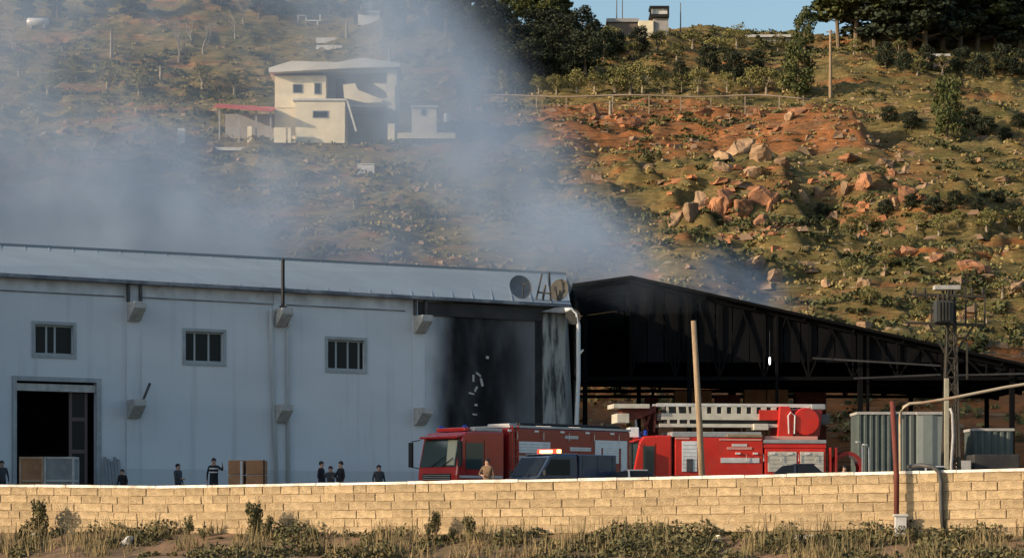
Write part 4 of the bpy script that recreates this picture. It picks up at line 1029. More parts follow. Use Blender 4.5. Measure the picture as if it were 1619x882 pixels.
b = MB(); b.hexa([p0 + nrm + o_[0], p0 + nrm + o_[1], p1 + nrm + o_[1], p1 + nrm + o_[0]], [p0 - nrm + o_[0], p0 - nrm + o_[1], p1 - nrm + o_[1], p1 - nrm + o_[0]]); b.build('windscreen', M['glass'], pv)
for sy in (-1, 1):
    y0 = sy * (W3 / 2 + .004); y1 = sy * (W3 / 2 + .02)
    b = MB(); b.prism([(L3 - 1.0, 1.2), (L3 - 1.45, ZV - .2), (L3 - 2.4, ZV - .2), (L3 - 2.4, 1.2)], min(y0, y1), max(y0, y1)); b.build('side_window', M['glass'], pv)
    b = MB(); b.b2((L3 - .03, sy * .55 - .15, .72), (L3 + .03, sy * .55 + .18, .9)); b.build('headlight', M['lamp'], pv, bevel=.02)
    b = MB(); b.box((L3 - 1.0, sy * (W3 / 2 + .14), 1.28), (.1, .2, .22)); b.build('mirror', M['black'], pv, bevel=.02)
    for x in (.75, L3 - .85): wheel(pv, x, sy * (W3 / 2 - .1), r=.34, w_=.22, side=sy)
b = MB(); b.b2((L3 - .06, -W3 / 2 + .05, .38), (L3 + .08, W3 / 2 - .05, .58)); b.build('bumper', M['black'], pv, bevel=.03)
b = MB(); b.b2((L3 - 2.25, -.62, ZV + .052), (L3 - 1.95, .62, ZV + .24)); bo = b.build('beacon', M['beacon'], pv, bevel=.03)
b = MB(); b.b2((L3 - 1.945, -.40, ZV + .09), (L3 - 1.93, .40, ZV + .20)); b.b2((L3 - 2.2, .625, ZV + .08), (L3 - 2.0, .64, ZV + .21)); b.build('beacon_lamp', M['beaconc'], bo)
b = MB()
for x in (.2, 1.0, 1.8): b.b2((x - .02, W3 / 2 + .002, .5), (x + .02, W3 / 2 + .02, ZV - .05))
b.b2((.2, W3 / 2 + .002, ZV - .1), (1.8, W3 / 2 + .018, ZV - .06)); b.build('panel_ribs', M['blue'], pv)

# --- parked cars behind the wall
def car(px, row, Y, ang, L_, m_, label, glass='glass'):
    zt = ZR(row, Y); t_ = thing('parked_car', label, 'car', (XP(px, Y), Y, 0), ang)
    h = L_ / 2; W_ = 1.72
    b = MB(); b.prism([(-h, .3), (h, .3), (h + .02, .62), (h - .25, .80), (h - 1.0, .92), (-h + .3, .98), (-h, .85)], -W_ / 2, W_ / 2); b.build('body', m_, t_, bevel=.08)
    top = [(h - 1.0, .90), (h - 1.75, zt - .06), (h - 2.3, zt), (-h + 1.2, zt - .02), (-h + .45, .96)]
    b = MB(); nprof = len(top)
    vs = [(x, -W_ / 2 + (.06 if z < 1 else .2), z) for x, z in top] + [(x, W_ / 2 - (.06 if z < 1 else .2), z) for x, z in top]
    b.add(vs, [tuple(range(nprof)), tuple(range(2 * nprof - 1, nprof - 1, -1))] + [(i, i + nprof, (i + 1) % nprof + nprof, (i + 1) % nprof) for i in range(nprof)]); b.build('cabin', M[glass], t_, bevel=.04)
    b = MB(); b.b2((-h + 1.15, -W_ / 2 + .2, zt - .025), (h - 2.2, W_ / 2 - .2, zt + .03)); b.build('roof', m_, t_, bevel=.025)
    for sy in (-1, 1):
        for x in (-h + .75, h - .8): wheel(t_, x, sy * (W_ / 2 - .1), r=.31, w_=.2, side=sy)
        b = MB(); b.b2((h - .06, sy * .55 - .14, .62), (h + .04, sy * .55 + .14, .76)); b.build('headlight', M['lamp'], t_)
        b = MB(); b.bar((h - 2.25, sy * (W_ / 2 - .19), zt - .02), (h - 2.25, sy * (W_ / 2 - .07), .95), .07); b.build('pillar', m_, t_)
    return t_
car(1250, 734, 92, R(175), 4.2, M['dark'], 'dark car whose roof shows above the wall below the lit lockers')
M['silver'] = mat('silver_car_paint', (.30, .32, .36), .3, coat=.5)
car(1455, 738, 86, R(170), 4.1, M['silver'], 'grey car behind the wall just right of the rusty red post')
car(985, 743.5, 94, R(185), 4.2, M['silver'], 'low grey car behind the wall in front of the ladder truck cab')

# ------------------------------------------------------------------ poles, pipes, pylon
t_ = thing('wooden_pole', 'bare tan wooden pole standing before the ladder truck', 'pole', P(1112, 810, 87))
b = MB(); p0 = P(1112.5, 812, 87); p1 = P(1096.5, 507, 87); b.tube([p0, p0.lerp(p1, .5) + Vector((.02, 0, 0)), p1], [.135, .12, .10], 10); b.build('pole', M['wood'], t_, world=True, smooth=True)
b = MB(); b.b2((-.2, -.2, 0), (.2, .2, .25)); b.build('footing', M['conc'], t_, bevel=.03)
v0 = wpt(1421, .35)
t_ = thing('red_post', 'rusty red post with a white box near its foot in front of the block wall', 'post', (v0.x, v0.y, -1.35))
Yv = v0.y; b = MB(); p0 = Vector((v0.x, Yv, -1.5)); p0b = P(1417.5, 752, Yv); p1 = P(1411, 634, Yv); b.tube([p0, p0b, p1], .085, 10)
b.build('post', M['rust'], t_, world=True, smooth=True)
b = MB(); b.b2((XP(1413, Yv), Yv - .22, ZR(848, Yv)), (XP(1432, Yv), Yv - .09, ZR(815, Yv))); b.build('meter_box', M['white'], t_, world=True, bevel=.02)
b = MB(); b.b2((XP(1411, Yv), Yv - .26, ZR(816, Yv) + .003), (XP(1434, Yv), Yv - .07, ZR(812, Yv))); b.build('meter_box_lid', M['white'], t_, world=True, bevel=.01)
v1 = wpt(1428, -.6)
t_ = thing('bent_pipe', 'pale pipe rising behind the wall then bending away to the right', 'pipe', (v1.x, v1.y, 0)); Yv = v1.y
pts = [P(1424, 815, Yv), P(1423, 665, Yv), P(1424, 652, Yv), P(1429, 643, Yv), P(1438, 638, Yv), P(1460, 636.5, Yv), P(1500, 630, Yv), P(1545, 621, Yv), P(1590, 612, Yv), P(1640, 604, Yv), P(1700, 594, Yv)]
b = MB(); b.tube(pts, .048, 10); b.build('pipe', M['pale'], t_, world=True, smooth=True)
b = MB(); b.tube([P(1700, 594, Yv), P(1702, 815, Yv)], .062, 8); b.build('support', M['pale'], t_, world=True)
v1 = wpt(1487, .1)
t_ = thing('grey_pipe', 'grey drain pipe bending over the wall coping and running down its face', 'pipe', (v1.x, v1.y, -.9)); Yv = v1.y
pts = [v1 + Vector((-1.25, .9, .72)), P(1436, 738, Yv + .6), P(1455, 735, Yv + .2), P(1474, 737, Yv), P(1484, 745, Yv - .04), P(1488, 762, Yv - .04), P(1488, 800, Yv - .03), P(1491, 835, Yv - .05)]
b = MB(); b.tube(pts[1:], .07, 10); b.build('pipe', M['steel'], t_, world=True, smooth=True)
M['pyl'] = mat('dark_weathered_steel', (.022, .020, .016), .75, (.05, .042, .030), 1.0)
# pylon with transformer
YP = 112
py = thing('transformer_pylon', 'dark lattice power pylon carrying a grey transformer and two crossarms', 'pylon', P(1502, 810, YP))
q = lambda px, r, dy=0: P(px, r, YP) + Vector((0, dy, 0))
for dy in (-.28, .28):
    for x0, x1 in ((1493, 1499), (1515, 1508)):
        b = MB(); b.bar(q(x0 - 4 * (x0 < 1500) + 3 * (x0 > 1500), 800, dy), q(x1, 455, dy * .6), .10); b.build('leg', M['pyl'], py, world=True)
b = MB(); rows = [740, 700, 662, 628, 596, 566, 538, 512, 488, 466]
for i in range(len(rows) - 1):
    for dy in (-.26, .26):
        t0, t1 = i / 10, (i + 1) / 10
        xa0, xb0 = 1491 + 8 * t0, 1517 - 8 * t0; xa1, xb1 = 1491 + 8 * t1, 1517 - 8 * t1
        b.bar(q(xa0, rows[i], dy), q(xb1, rows[i + 1], dy), .05); b.bar(q(xb0, rows[i], dy), q(xa1, rows[i + 1], dy), .05); b.bar(q(xa0, rows[i], dy), q(xb0, rows[i], dy), .05)
b.build('lattice_braces', M['pyl'], py, world=True)
for r_, x0, x1 in ((466, 1441, 1556), (511, 1430, 1557)):
    b = MB(); b.bar(q(x0, r_, -.3), q(x1, r_ + 4, -.3), .13, .13); b.build('crossarm', M['pyl'], py, world=True)
b = MB(); b.box(q(1487, 495, -.7), (.85, .7, 1.05)); tr = b.build('transformer', mat('transformer_grey', (.035, .04, .042), .6), py, world=True, bevel=.04)
for k in range(4):
    b = MB(); b.box(q(1479 + k * 5, 495, -1.09), (.06, .08, .9)); b.build('cooling_fin', M['pyl'], tr, world=True)
for px in (1480, 1487, 1494):
    b = MB(); b.tube([q(px, 478, -.7), q(px, 472, -.7), q(px, 466, -.7)], [.07, .1, .05], 8); b.build('bushing', M['pyl'], tr, world=True)
b = MB(); b.box(q(1497, 455, 0), (1.3, .5, .22)); b.build('cap_plate', M['conc'], py, world=True, bevel=.03)
for px, r0, r1 in ((1471, 478, 512), (1525, 455, 515), (1541, 478, 512), (1555, 466, 515), (1527, 540, 600)):
    b = MB(); b.bar(q(px, r0, -.3), q(px, r1, -.3), .08); b.build('hanger', M['pyl'], py, world=True)
for px in (1445, 1460, 1535, 1552):
    b = MB(); b.tube([q(px, 467, -.3), q(px, 462, -.3), q(px, 456, -.3)], [.04, .09, .04], 8); b.build('insulator', M['pyl'], py, world=True)
for (a_, b2_) in (((1470, 513), (1495, 560)), ((1540, 513), (1510, 560))):
    b = MB(); b.bar(q(*a_), q(*b2_), .08); b.build('stay_brace', M['pyl'], py, world=True)
t_ = thing('pale_post', 'pale concrete post at the foot of the power pylon', 'post', P(1496, 805, 110))
b = MB(); b.b2((XP(1493.5, 110), 109.9, 0), (XP(1499.5, 110), 110.1, ZR(598, 110))); b.build('post', mat('pale_post', (.36, .33, .24), .8, (.27, .25, .18), 2), t_, world=True)
t_ = thing('curved_pipe', 'grey curved pipe standing right of the pale post', 'pipe', P(1506, 805, 109))
b = MB(); b.tube([P(1505, 810, 109), P(1504, 735, 109), P(1507, 690, 109), P(1506, 655, 109), P(1502, 645, 109)], .07, 8); b.build('pipe', M['conc'], t_, world=True, smooth=True)

# corrugated containers under the shed
def corrugated(px0, px1, r0, Y, mt, label, rib=.28, depth=2.4, grp='sheet metal enclosures beneath the shed'):
    t_ = thing('metal_enclosure', label, 'enclosure', (XP(px0, Y), Y, 0), 0, grp); x0, x1 = XP(px0, Y), XP(px1, Y); zt = ZR(r0, Y)
    n = max(1, int((x1 - x0) / rib))
    b = MB(); b.b2((x0, Y + .05, 0), (x1, Y + depth, zt)); b.build('shell', mt, t_, world=True)
    prof = []
    for i in range(n):
        a = x0 + (x1 - x0) * i / n; w_ = (x1 - x0) / n
        bb = MB(); bb.prism([(a, Y + .048), (a + w_ * .2, Y - .03), (a + w_ * .55, Y - .03), (a + w_ * .75, Y + .048)], .02, zt - .02, 'z'); bb.build('rib', mt, t_, world=True)
    b = MB(); b.b2((x0 - .05, Y - .06, zt + .004), (x1 + .05, Y + depth, zt + .14)); b.build('top_rail', M['conc'], t_, world=True)
corrugated(1356, 1412, 655, 118.5, M['corr'], 'green grey ribbed enclosure left of the red post')
corrugated(1413, 1450, 655, 118.7, mat('dark_ribbed_sheet', (.085, .10, .095), .6), 'darker ribbed enclosure just right of the red post', .4)
corrugated(1451, 1493, 655, 118.3, M['corr2'], 'pale smooth sided enclosure left of the pylon', 2.0)
corrugated(1539, 1602, 681, 121, M['corr'], 'low dark ribbed enclosure near the right hand shed post', .35)
t_ = thing('dark_container', 'low black skip below the ribbed enclosure at the far right', 'skip', P(1572, 810, 116))
b = MB(); b.b2((XP(1540, 116), 116, 0), (XP(1612, 116), 118, ZR(718, 116))); b.build('bin', M['sootm'], t_, world=True, bevel=.04)
b = MB(); b.b2((XP(1515, 116), 115.6, 0), (XP(1533, 116), 116.6, ZR(728, 116))); b.build('locker', M['conc'], t_, world=True, bevel=.02)

# ------------------------------------------------------------------ hill houses
def pb(b, px0, px1, r0, r1, Y, d): b.b2((XP(px0, Y), Y, ZR(r1, Y)), (XP(px1, Y), Y + d, ZR(r0, Y))); return b
YH = 297.0
hs = thing('hill_house', 'pale two storey house with a white slab roof halfway up the hillside', 'house', P(530, 225, YH))
def hp(name, px0, px1, r0, r1, dy, d, m_, parent=None, bevel=0):
    b = MB(); b.b2((XP(px0, YH), YH + dy, ZR(r1, YH)), (XP(px1, YH), YH + dy + d, ZR(r0, YH))); return b.build(name, m_, parent or hs, world=True, bevel=bevel)
# roof slab: low hipped sheets
b = MB(); zE, zP = ZR(110, YH), ZR(95, YH)
xl, xm1, xm2, xr = XP(426, YH), XP(470, YH), XP(570, YH), XP(633, YH)
b.prism([(xl, ZR(117, YH)), (xl, ZR(110, YH)), (XP(462, YH), ZR(99, YH)), (XP(535, YH), ZR(101, YH)), (XP(572, YH), ZR(94, YH)), (xr, ZR(102, YH)), (xr, ZR(108, YH)), (XP(560, YH), ZR(110, YH))], YH - 1.0, YH + 9.0)
b.build('roof', M['slab'], hs, world=True)
w1 = hp('upper_wall', 434, 515, 119, 170, .4, 8, M['house'])
w2 = hp('lower_wall', 468, 546, 162, 228, -.9, 9, M['house'])
hp('floor_band', 464, 549, 158.5, 161.8, -1.1, 3, M['slab'])
hp('side_wall', 434, 467.8, 170.2, 228, .5, 8, M['house'])
hp('recess_wall', 515.3, 624, 110, 170, 3.2, .3, M['houseg'])
hp('balcony_slab', 546.5, 628, 166, 169, .2, 8, M['slab'])
hp('gable_wall', 612, 627, 110, 172, -.1, 8.5, M['house'])
hp('undercroft_wall', 547, 626, 169.3, 230, 5, .3, M['houseg'])
hp('pillar', 613, 624, 196, 234, -.2, 1, M['house'])
hp('door', 528, 542, 118, 157, 3.1, .08, M['brownf'])
hp('roof_edge_beam', 434, 627, 110.2, 114, 0.2, .18, M['slab'])
# stair parapet, sloping
b = MB(); b.prism([(XP(543, YH), ZR(136, YH)), (XP(562, YH), ZR(134, YH)), (XP(566, YH), ZR(144, YH)), (XP(606, YH), ZR(160, YH)), (XP(604, YH), ZR(164, YH)), (XP(578, YH), ZR(165, YH)), (XP(545, YH), ZR(157, YH))], YH - .9, YH - .7); b.build('stair_parapet', M['house'], hs, world=True)
b = MB(); b.prism([(XP(590, YH), ZR(133, YH)), (XP(625, YH), ZR(134, YH)), (XP(625, YH), ZR(176, YH)), (XP(596, YH), ZR(160, YH)), (XP(620, YH), ZR(153, YH))], YH - .45, YH - .25); b.build('stair_flight', M['house'], hs, world=True)
b = MB(); b.bar(P(549, 160, YH - 1.1), P(563, 208, YH - 1.1), .25); b.build('prop', M['slab'], hs, world=True)
for (x0, x1, r0, r1, dy, pr) in ((463, 477, 133, 146, .4, w1), (497, 506, 131, 148, .4, w1), (496, 519, 178, 188, -.9, w2)):
    b = MB(); b.b2((XP(x0 - 1, YH), YH + dy - .06, ZR(r1 + 1, YH)), (XP(x1 + 1, YH), YH + dy - .002, ZR(r0 - 1, YH))); wo = b.build('window', M['houseg'], hs, world=True)
    b = MB(); b.b2((XP(x0 + .6, YH), YH + dy - .10, ZR(r1 - .6, YH)), (XP(x1 - .6, YH), YH + dy - .062, ZR(r0 + .6, YH))); b.build('pane', M['glass'], wo, world=True)
def hillsite(px, row): return hit(px, row)
cn = thing('red_canopy', 'red sheet canopy on thin posts at the left side of the house', 'canopy', P(390, 228, YH))
b = MB(); b.hexa([P(338, 168, YH - 3), P(432, 174, YH - 3), P(436, 170, YH + 5), P(345, 164, YH + 5)], [P(338, 170, YH - 3), P(432, 177, YH - 3), P(436, 173, YH + 5), P(345, 166, YH + 5)]); b.build('roof', M['redroof'], cn, world=True)
for px in (347, 378, 405, 428):
    b = MB(); b.bar(P(px, 172, YH - 2), P(px, 232, YH - 2), .2); b.build('post', M['houseg'], cn, world=True)
b = MB(); b.b2((XP(350, YH), YH + 4, ZR(235, YH)), (XP(432, YH), YH + 4.3, ZR(172, YH))); b.build('back_wall', M['houseg'], cn, world=True)
def gwall(name, label, px0, px1, r0, r1, Y, m_, d=.5, cat='wall', grp=None):
    t_ = thing(name, label, cat, P((px0 + px1) / 2, r1, Y), 0, grp); b = MB(); pb(b, px0, px1, r0, r1, Y, d); b.build('wall', m_, t_, world=True); return t_
t_ = gwall('yard_wall', 'broken pale wall left of the lower storey of the house', 433, 452, 202, 226, YH - 2.5, M['house'])
b = MB(); pb(b, 455, 460, 202, 226, YH - 2.5, .5); b.build('pier', M['house'], t_, world=True)
gwall('yard_wall', 'short pale pier beside the red canopy', 391, 398, 200, 226, YH - 2.5, M['house'])
gwall('retaining_wall', 'low pale retaining wall under the red canopy yard', 298, 392, 233, 238, YH - 3.5, M['slab'])
gwall('retaining_wall', 'pale retaining wall beneath the small hut', 628, 720, 210, 219, YH - 1, M['house'])
gwall('leaning_pier', 'leaning pale slab at the left end of the retaining wall', 281, 292, 203, 238, YH - 3.2, M['slab'])
ht = thing('hut', 'small square hut with one dark window right of the hill house', 'hut', P(670, 210, YH + 1))
b = MB(); pb(b, 651, 690, 170, 210, YH + .2, 3.2); b.build('wall', M['house'], ht, world=True)
b = MB(); pb(b, 649, 692, 167, 169.8, YH - .1, 3.8); b.build('roof', M['slab'], ht, world=True)
b = MB(); pb(b, 666, 673, 173, 183, YH + .12, .07); b.build('window', M['glass'], ht, world=True)
tk = thing('water_tank', 'small white water tank on legs beside the square hut', 'water tank', P(705, 212, YH + 1))
b = MB(); c_ = P(706, 187, YH + 1); b.tube([c_ - Vector((0, 0, .6)), c_ + Vector((0, 0, .5)), c_ + Vector((0, 0, .62))], [.55, .55, .3], 14); b.build('tank', M['white'], tk, world=True)
for dx in (-5, 5):
    b = MB(); b.bar(P(706 + dx, 194, YH + 1), P(706 + dx, 212, YH + 1), .12); b.build('leg', M['houseg'], tk, world=True)
h_ = hit(578, 277)
t_ = thing('white_cistern', 'small white concrete cistern on the slope below the house', 'cistern', h_)
b = MB(); b.b2((-.95, -.6, -.5), (1.1, .8, (277 - 263) / F * h_.y)); b.build('basin', M['white'], t_)
b = MB(); b.b2((-1.05, -.7, (277 - 263) / F * h_.y + .004), (1.2, .9, (277 - 263) / F * h_.y + .1)); b.build('lid', M['slab'], t_)
# top of the hill
def topthing(name, label, cat, px, row, grp=None):
    h_ = hit(px, row); return thing(name, label, cat, h_, 0, grp), h_
t_, h_ = topthing('ridge_hut', 'cream hut on the ridge under a dark framed water tank', 'hut', 1030, 58)
Yt = h_.y; q2 = lambda a, b_, c_, d_, dep, nm, m_, dy=0, par=None: (lambda bb: (bb.b2((XP(a, Yt), Yt + dy, ZR(d_, Yt)), (XP(b_, Yt), Yt + dy + dep, ZR(c_, Yt))), bb.build(nm, m_, par or t_, world=True))[1])(MB())
q2(1010, 1033, 33, 60, 3, 'wall', M['house']); q2(1033.2, 1057, 28, 60, 3, 'side_wall', M['houseg'], .4)
q2(1027, 1058, 23, 27.5, 3.4, 'tank_stand', M['black'], -.2); q2(1027, 1058, 10, 13, 3.4, 'tank_cover', M['black'], -.2)
q2(1030, 1055, 13.2, 22.8, 2.4, 'tank', M['white'], .3); q2(1027, 1029.8, 13.2, 22.8, .3, 'tank_post', M['black'], -.2); q2(1055.2, 1058, 13.2, 22.8, .3, 'tank_post', M['black'], -.2)
t_, h_ = topthing('ridge_shed', 'brown shed on the ridge left of the cream hut', 'shed', 985, 58); Yt = h_.y
q2(962, 1007, 36, 60, 4, 'wall', mat('brown_wall', (.20, .15, .12), .9, (.13, .10, .08), .6)); q2(959, 1010, 30, 35.7, 4.6, 'roof', M['houseg'], -.3)
for k, (px, r0, lab) in enumerate(((975, -12, 'thin mast left of the cream hut on the ridge'), (984, -8, 'second thin mast left of the cream hut'), (1076, 5, 'short thin mast right of the cream hut'))):
    h_ = hit(px, 55); t2 = thing('thin_mast', lab, 'mast', h_, 0, 'thin masts on the ridge'); b = MB(); b.tube([(0, 0, -.3), (0, 0, ZR(r0, h_.y) - h_.z)], [.13, .08], 6); b.build('pole', M['steel'], t2)
t_, h_ = topthing('white_greenhouse', 'low white roof on the ridge right of the cream hut', 'greenhouse', 1215, 68); Yt = h_.y
q2(1180, 1248, 60, 78, 5, 'wall', M['houseg']); q2(1178, 1250, 56, 59.8, 6, 'roof', M['white'], -.5)
t_, h_ = topthing('ridge_building', 'grey building half hidden by the pines at the top right', 'building', 1570, 62); Yt = h_.y
q2(1540, 1600, 33, 64, 6, 'wall', M['houseg']); q2(1538, 1602, 29, 32.8, 7, 'roof', M['slab'], -.5)
for x in (1550, 1566, 1582): q2(x, x + 7, 40, 50, .1, 'window', M['glass'], -.08)
t_, h_ = topthing('pink_shed', 'tiny pinkish shed with a pale corner below the right hand pines', 'shed', 1485, 110); Yt = h_.y
q2(1472, 1500, 90, 112, 3, 'wall', mat('pink_wall', (.50, .32, .25), .9, (.38, .22, .18), 1)); q2(1470, 1502, 86, 89.8, 3.6, 'roof', M['slab'], -.3)
t_, h_ = topthing('hilltop_house', 'pale house corner among the trees at the top edge', 'house', 585, 38); Yt = h_.y
q2(566, 600, 22, 40, 4, 'wall', M['slab']); q2(569, 588, 2, 12, 4, 'upper_wall', M['slab'], .6); q2(564, 602, 18, 21.7, 5, 'roof', M['houseg'], -.4); q2(570, 586, 12.2, 17.8, 3, 'middle_wall', M['houseg'], .8)
for (a_, c_, r_, w_, lab) in ((500, 534, 61, 5, 'upper one of two short white walls above the house roof'), (500, 541, 73, 4, 'lower one of two short white walls above the house roof')):
    h_ = hit((a_ + c_) / 2, r_ + w_); t_ = thing('white_wall', lab, 'wall', h_, 0, 'short white walls above the house'); b = MB(); Yt = h_.y; b.b2((XP(a_, Yt), Yt - .3, ZR(r_ + w_ + 3, Yt)), (XP(c_, Yt), Yt, ZR(r_ - .5, Yt))); b.build('wall', M['white'], t_, world=True)
h_ = hit(488, 36); t_ = thing('goal_frame', 'white goal like frame above the house near the top edge', 'frame', h_); Yt = h_.y - .3
for (x0, r0, x1, r1) in ((471, 40, 471, 24), (471, 25, 484, 25), (484, 25, 484, 34), (484, 33, 508, 33), (506, 33, 506, 24), (502, 70, 502, 33)):
    b = MB(); b.bar(P(x0, r0, Yt), P(x1, r1, Yt), .22); b.build('bar', M['white'], t_, world=True)
h_ = hit(60, 47); t_ = thing('pale_tank', 'pale horizontal tank high on the smoky slope at the left', 'tank', h_)
b = MB(); b.tube([(-1.9, 0, .75), (-1.7, 0, .75), (1.7, 0, .75), (1.9, 0, .75)], [.3, .7, .7, .3], 14); b.build('tank', M['white'], t_, smooth=True)
for x in (-1.1, 1.1):
    b = MB(); b.b2((x - .15, -.5, -.4), (x + .15, .5, .25)); b.build('cradle', M['houseg'], t_)
# pipeline on posts along the road
M['railm'] = mat('weathered_rail', (.38, .30, .22), .85, (.24, .18, .12), .3)
gr = thing('guard_rail', 'long pale rail on posts along the road above the orange bank', 'guard rail', (XP(1020, 326), 326, 58))
pr_ = []
for px in range(740, 1281, 20):
    pr_.append(P(px, 152 + 1.5 * math.sin(px * .03) + (0 if px < 1200 else (px - 1200) * .06), 324.5))
b = MB(); b.tube(pr_, .13, 8); b.build('rail', M['railm'], gr, world=True, smooth=True)
for px in (760, 795, 848, 895, 968, 1026, 1076, 1124, 1178, 1232, 1270):
    b = MB(); tp = P(px, 152, 324.5); b.bar(tp, Vector((tp.x, tp.y, float(H(tp.x, tp.y)) - .3)), .15); b.build('post', M['railm'], gr, world=True)
def pole(px, r0, r1, lab, m_='barkp', Yo=None):
    h_ = hit(px, r1); t_ = thing('utility_pole', lab, 'pole', h_, 0, 'utility poles on the hillside'); b = MB()
    b.tube([(0, 0, -.5), (0, 0, ZR(r0, h_.y) - h_.z)], [.28, .18], 8); b.build('pole', M[m_], t_)
    b = MB(); b.box((0, 0, ZR(r0 + 3, h_.y) - h_.z), (1.3, .14, .14)); b.build('crossarm', M[m_], t_); return t_
pole(1313, 48, 156, 'tall pale pole right of the road end', 'wood'); pole(176, 48, 92, 'pale pole on the smoky slope at the left')
pole(548, 35, 60, 'short pole above the house'); pole(616, 78, 102, 'pole behind the right end of the house roof'); pole(254, 104, 125, 'short pole below the bare trees'); pole(965, 160, 185, 'short post on the orange bank')

# ------------------------------------------------------------------ vegetation
def leafcloud(n, lobes, size, seed, flat=1.0):
    r = np.random.default_rng(seed); L_ = np.array([l[:3] for l in lobes]); Rr = np.array([l[3:] if len(l) > 4 else (l[3],) * 3 for l in lobes])
    wgt = Rr.prod(1) ** .7; k = r.choice(len(lobes), n, p=wgt / wgt.sum())
    d = r.normal(size=(n, 3)); d /= np.linalg.norm(d, axis=1)[:, None]; rad = r.random(n) ** .45
    c = L_[k] + d * rad[:, None] * Rr[k]
    s = size * (0.5 + r.random(n))[:, None]
    u = r.normal(size=(n, 3)); u /= np.linalg.norm(u, axis=1)[:, None]; u[:, 2] *= flat
    v = np.cross(u, r.normal(size=(n, 3))); v /= np.linalg.norm(v, axis=1)[:, None]
    a = u * s; b_ = v * s * .62
    V = np.stack([c - a, c + b_, c + a * 1.05, c - b_], 1).reshape(-1, 3)
    return V, np.arange(n * 4).reshape(n, 4)
def mesh_from(name, V, Fc, m_):
    o = npmesh(name, V, Fc, m_); me = o.data; bpy.data.objects.remove(o); return me
def tree_variant(kind, seed):
    r = random.Random(seed); t = MB(); lobes = []
    if kind == 'olive':     # unit: 1 m tall scaled later; built about 4 m
        h0 = 1.0; t.tube([(0, 0, -.3), (r.uniform(-.1, .1), 0, .6), (r.uniform(-.2, .2), 0, 1.3)], [.22, .16, .12], 7)
        for k in range(5):
            a = k * 1.256 + r.uniform(-.3, .3); d = r.uniform(.7, 1.3); z = r.uniform(1.5, 3.3)
            t.tube([(0, 0, 1.1), (d * .5 * math.cos(a), d * .5 * math.sin(a), 1.7), (d * math.cos(a), d * math.sin(a), z)], [.1, .07, .03], 5)
            lobes.append((d * math.cos(a), d * math.sin(a), z, r.uniform(.6, .95), r.uniform(.6, .95), r.uniform(.5, .8)))
        lobes.append((0, 0, 3.1, .9, .9, .7)); lobes.append((r.uniform(-.6, .6), r.uniform(-.6, .6), 1.3, .9, .9, .6)); lobes.append((r.uniform(-.9, .9), r.uniform(-.6, .6), 3.6, .5, .5, .45)); V, Fc = leafcloud(1000, lobes, .12, seed); lm = M['olive']
    elif kind in ('pine', 'dpine'):
        hh = 12; t.tube([(0, 0, -.5), (r.uniform(-.2, .2), 0, 5), (r.uniform(-.5, .5), 0, 11)], [.24, .2, .1], 8)
        lowz = 2.4 if kind == 'dpine' else 5.2
        for k in range(16):
            a = k * 2.4 + r.uniform(-.3, .3); z = lowz + k * (11.4 - lowz) / 16; d = r.uniform(1.5, 3.0) * (1 - .045 * k)
            t.tube([(0, 0, z - 1.0), (d * .6 * math.cos(a), d * .6 * math.sin(a), z - .4), (d * math.cos(a), d * math.sin(a), z)], [.11, .07, .03], 5)
            lobes.append((d * math.cos(a), d * math.sin(a), z, r.uniform(1.0, 1.7), r.uniform(1.0, 1.7), r.uniform(.6, 1.0)))
        lobes.append((0, 0, 11.3, 1.6, 1.6, 1.1)); V, Fc = leafcloud(4600, lobes, .27, seed); lm = M[kind]
    elif kind in ('bushy', 'dbushy'):   # tall rounded evergreen
        t.tube([(0, 0, -.4), (0, 0, 2.0), (0, 0, 5)], [.25, .2, .08], 7)
        for k in range(11):
            a = k * 2.4; z = 1.2 + k * .5; d = 1.5 * math.sin(math.pi * min(1, (z + .6) / 8.0)); lobes.append((d * math.cos(a), d * math.sin(a), z, r.uniform(.9, 1.4), r.uniform(.9, 1.4), r.uniform(.8, 1.2)))
        V, Fc = leafcloud(2600, lobes, .19, seed); lm = M['pine' if kind == 'bushy' else 'dpine']
    else:                   # bare
        def br(p, d, L_, rad, dep):
            q_ = p + d * L_; t.tube([p, (p + q_) / 2 + Vector((r.uniform(-.1, .1), r.uniform(-.1, .1), 0)) * L_, q_], [rad, rad * .8, rad * .6], 5)
            if dep == 0: return
            for k in range(3 if dep > 1 else 4):
                nd = (d + Vector((r.uniform(-.8, .8), r.uniform(-.8, .8), r.uniform(.0, .5)))).normalized(); br(q_ if k < 2 else (p + q_) / 2, nd, L_ * .68, rad * .55, dep - 1)
        br(Vector((0, 0, -.2)), Vector((.08, 0, 1)), 2.2, .2, 4); V = None
    tm = t.build('trunk', M['barkp'] if kind in ('bare', 'olive') else M['bark']); me = tm.data; bpy.data.objects.remove(tm)
    return me, (None if V is None else mesh_from('crown', V, Fc, lm))
VAR = {k: [tree_variant(k, 10 * i + 3 + j * 100) for i in range(n)] for j, (k, n) in enumerate((('olive', 5), ('pine', 3), ('dpine', 3), ('bushy', 2), ('dbushy', 3), ('bare', 3)))}
HT = {'dbushy': 7.2, 'olive': 4.0, 'pine': 12.4, 'dpine': 12.4, 'bushy': 7.2, 'bare': 6.2}
NMS = {'dbushy': ('evergreen_tree', 'evergreen tree'), 'olive': ('olive_tree', 'olive tree'), 'pine': ('pine_tree', 'pine tree'), 'dpine': ('pine_tree', 'pine tree'), 'bushy': ('evergreen_tree', 'evergreen tree'), 'bare': ('bare_tree', 'bare tree')}
rt_ = random.Random(5)
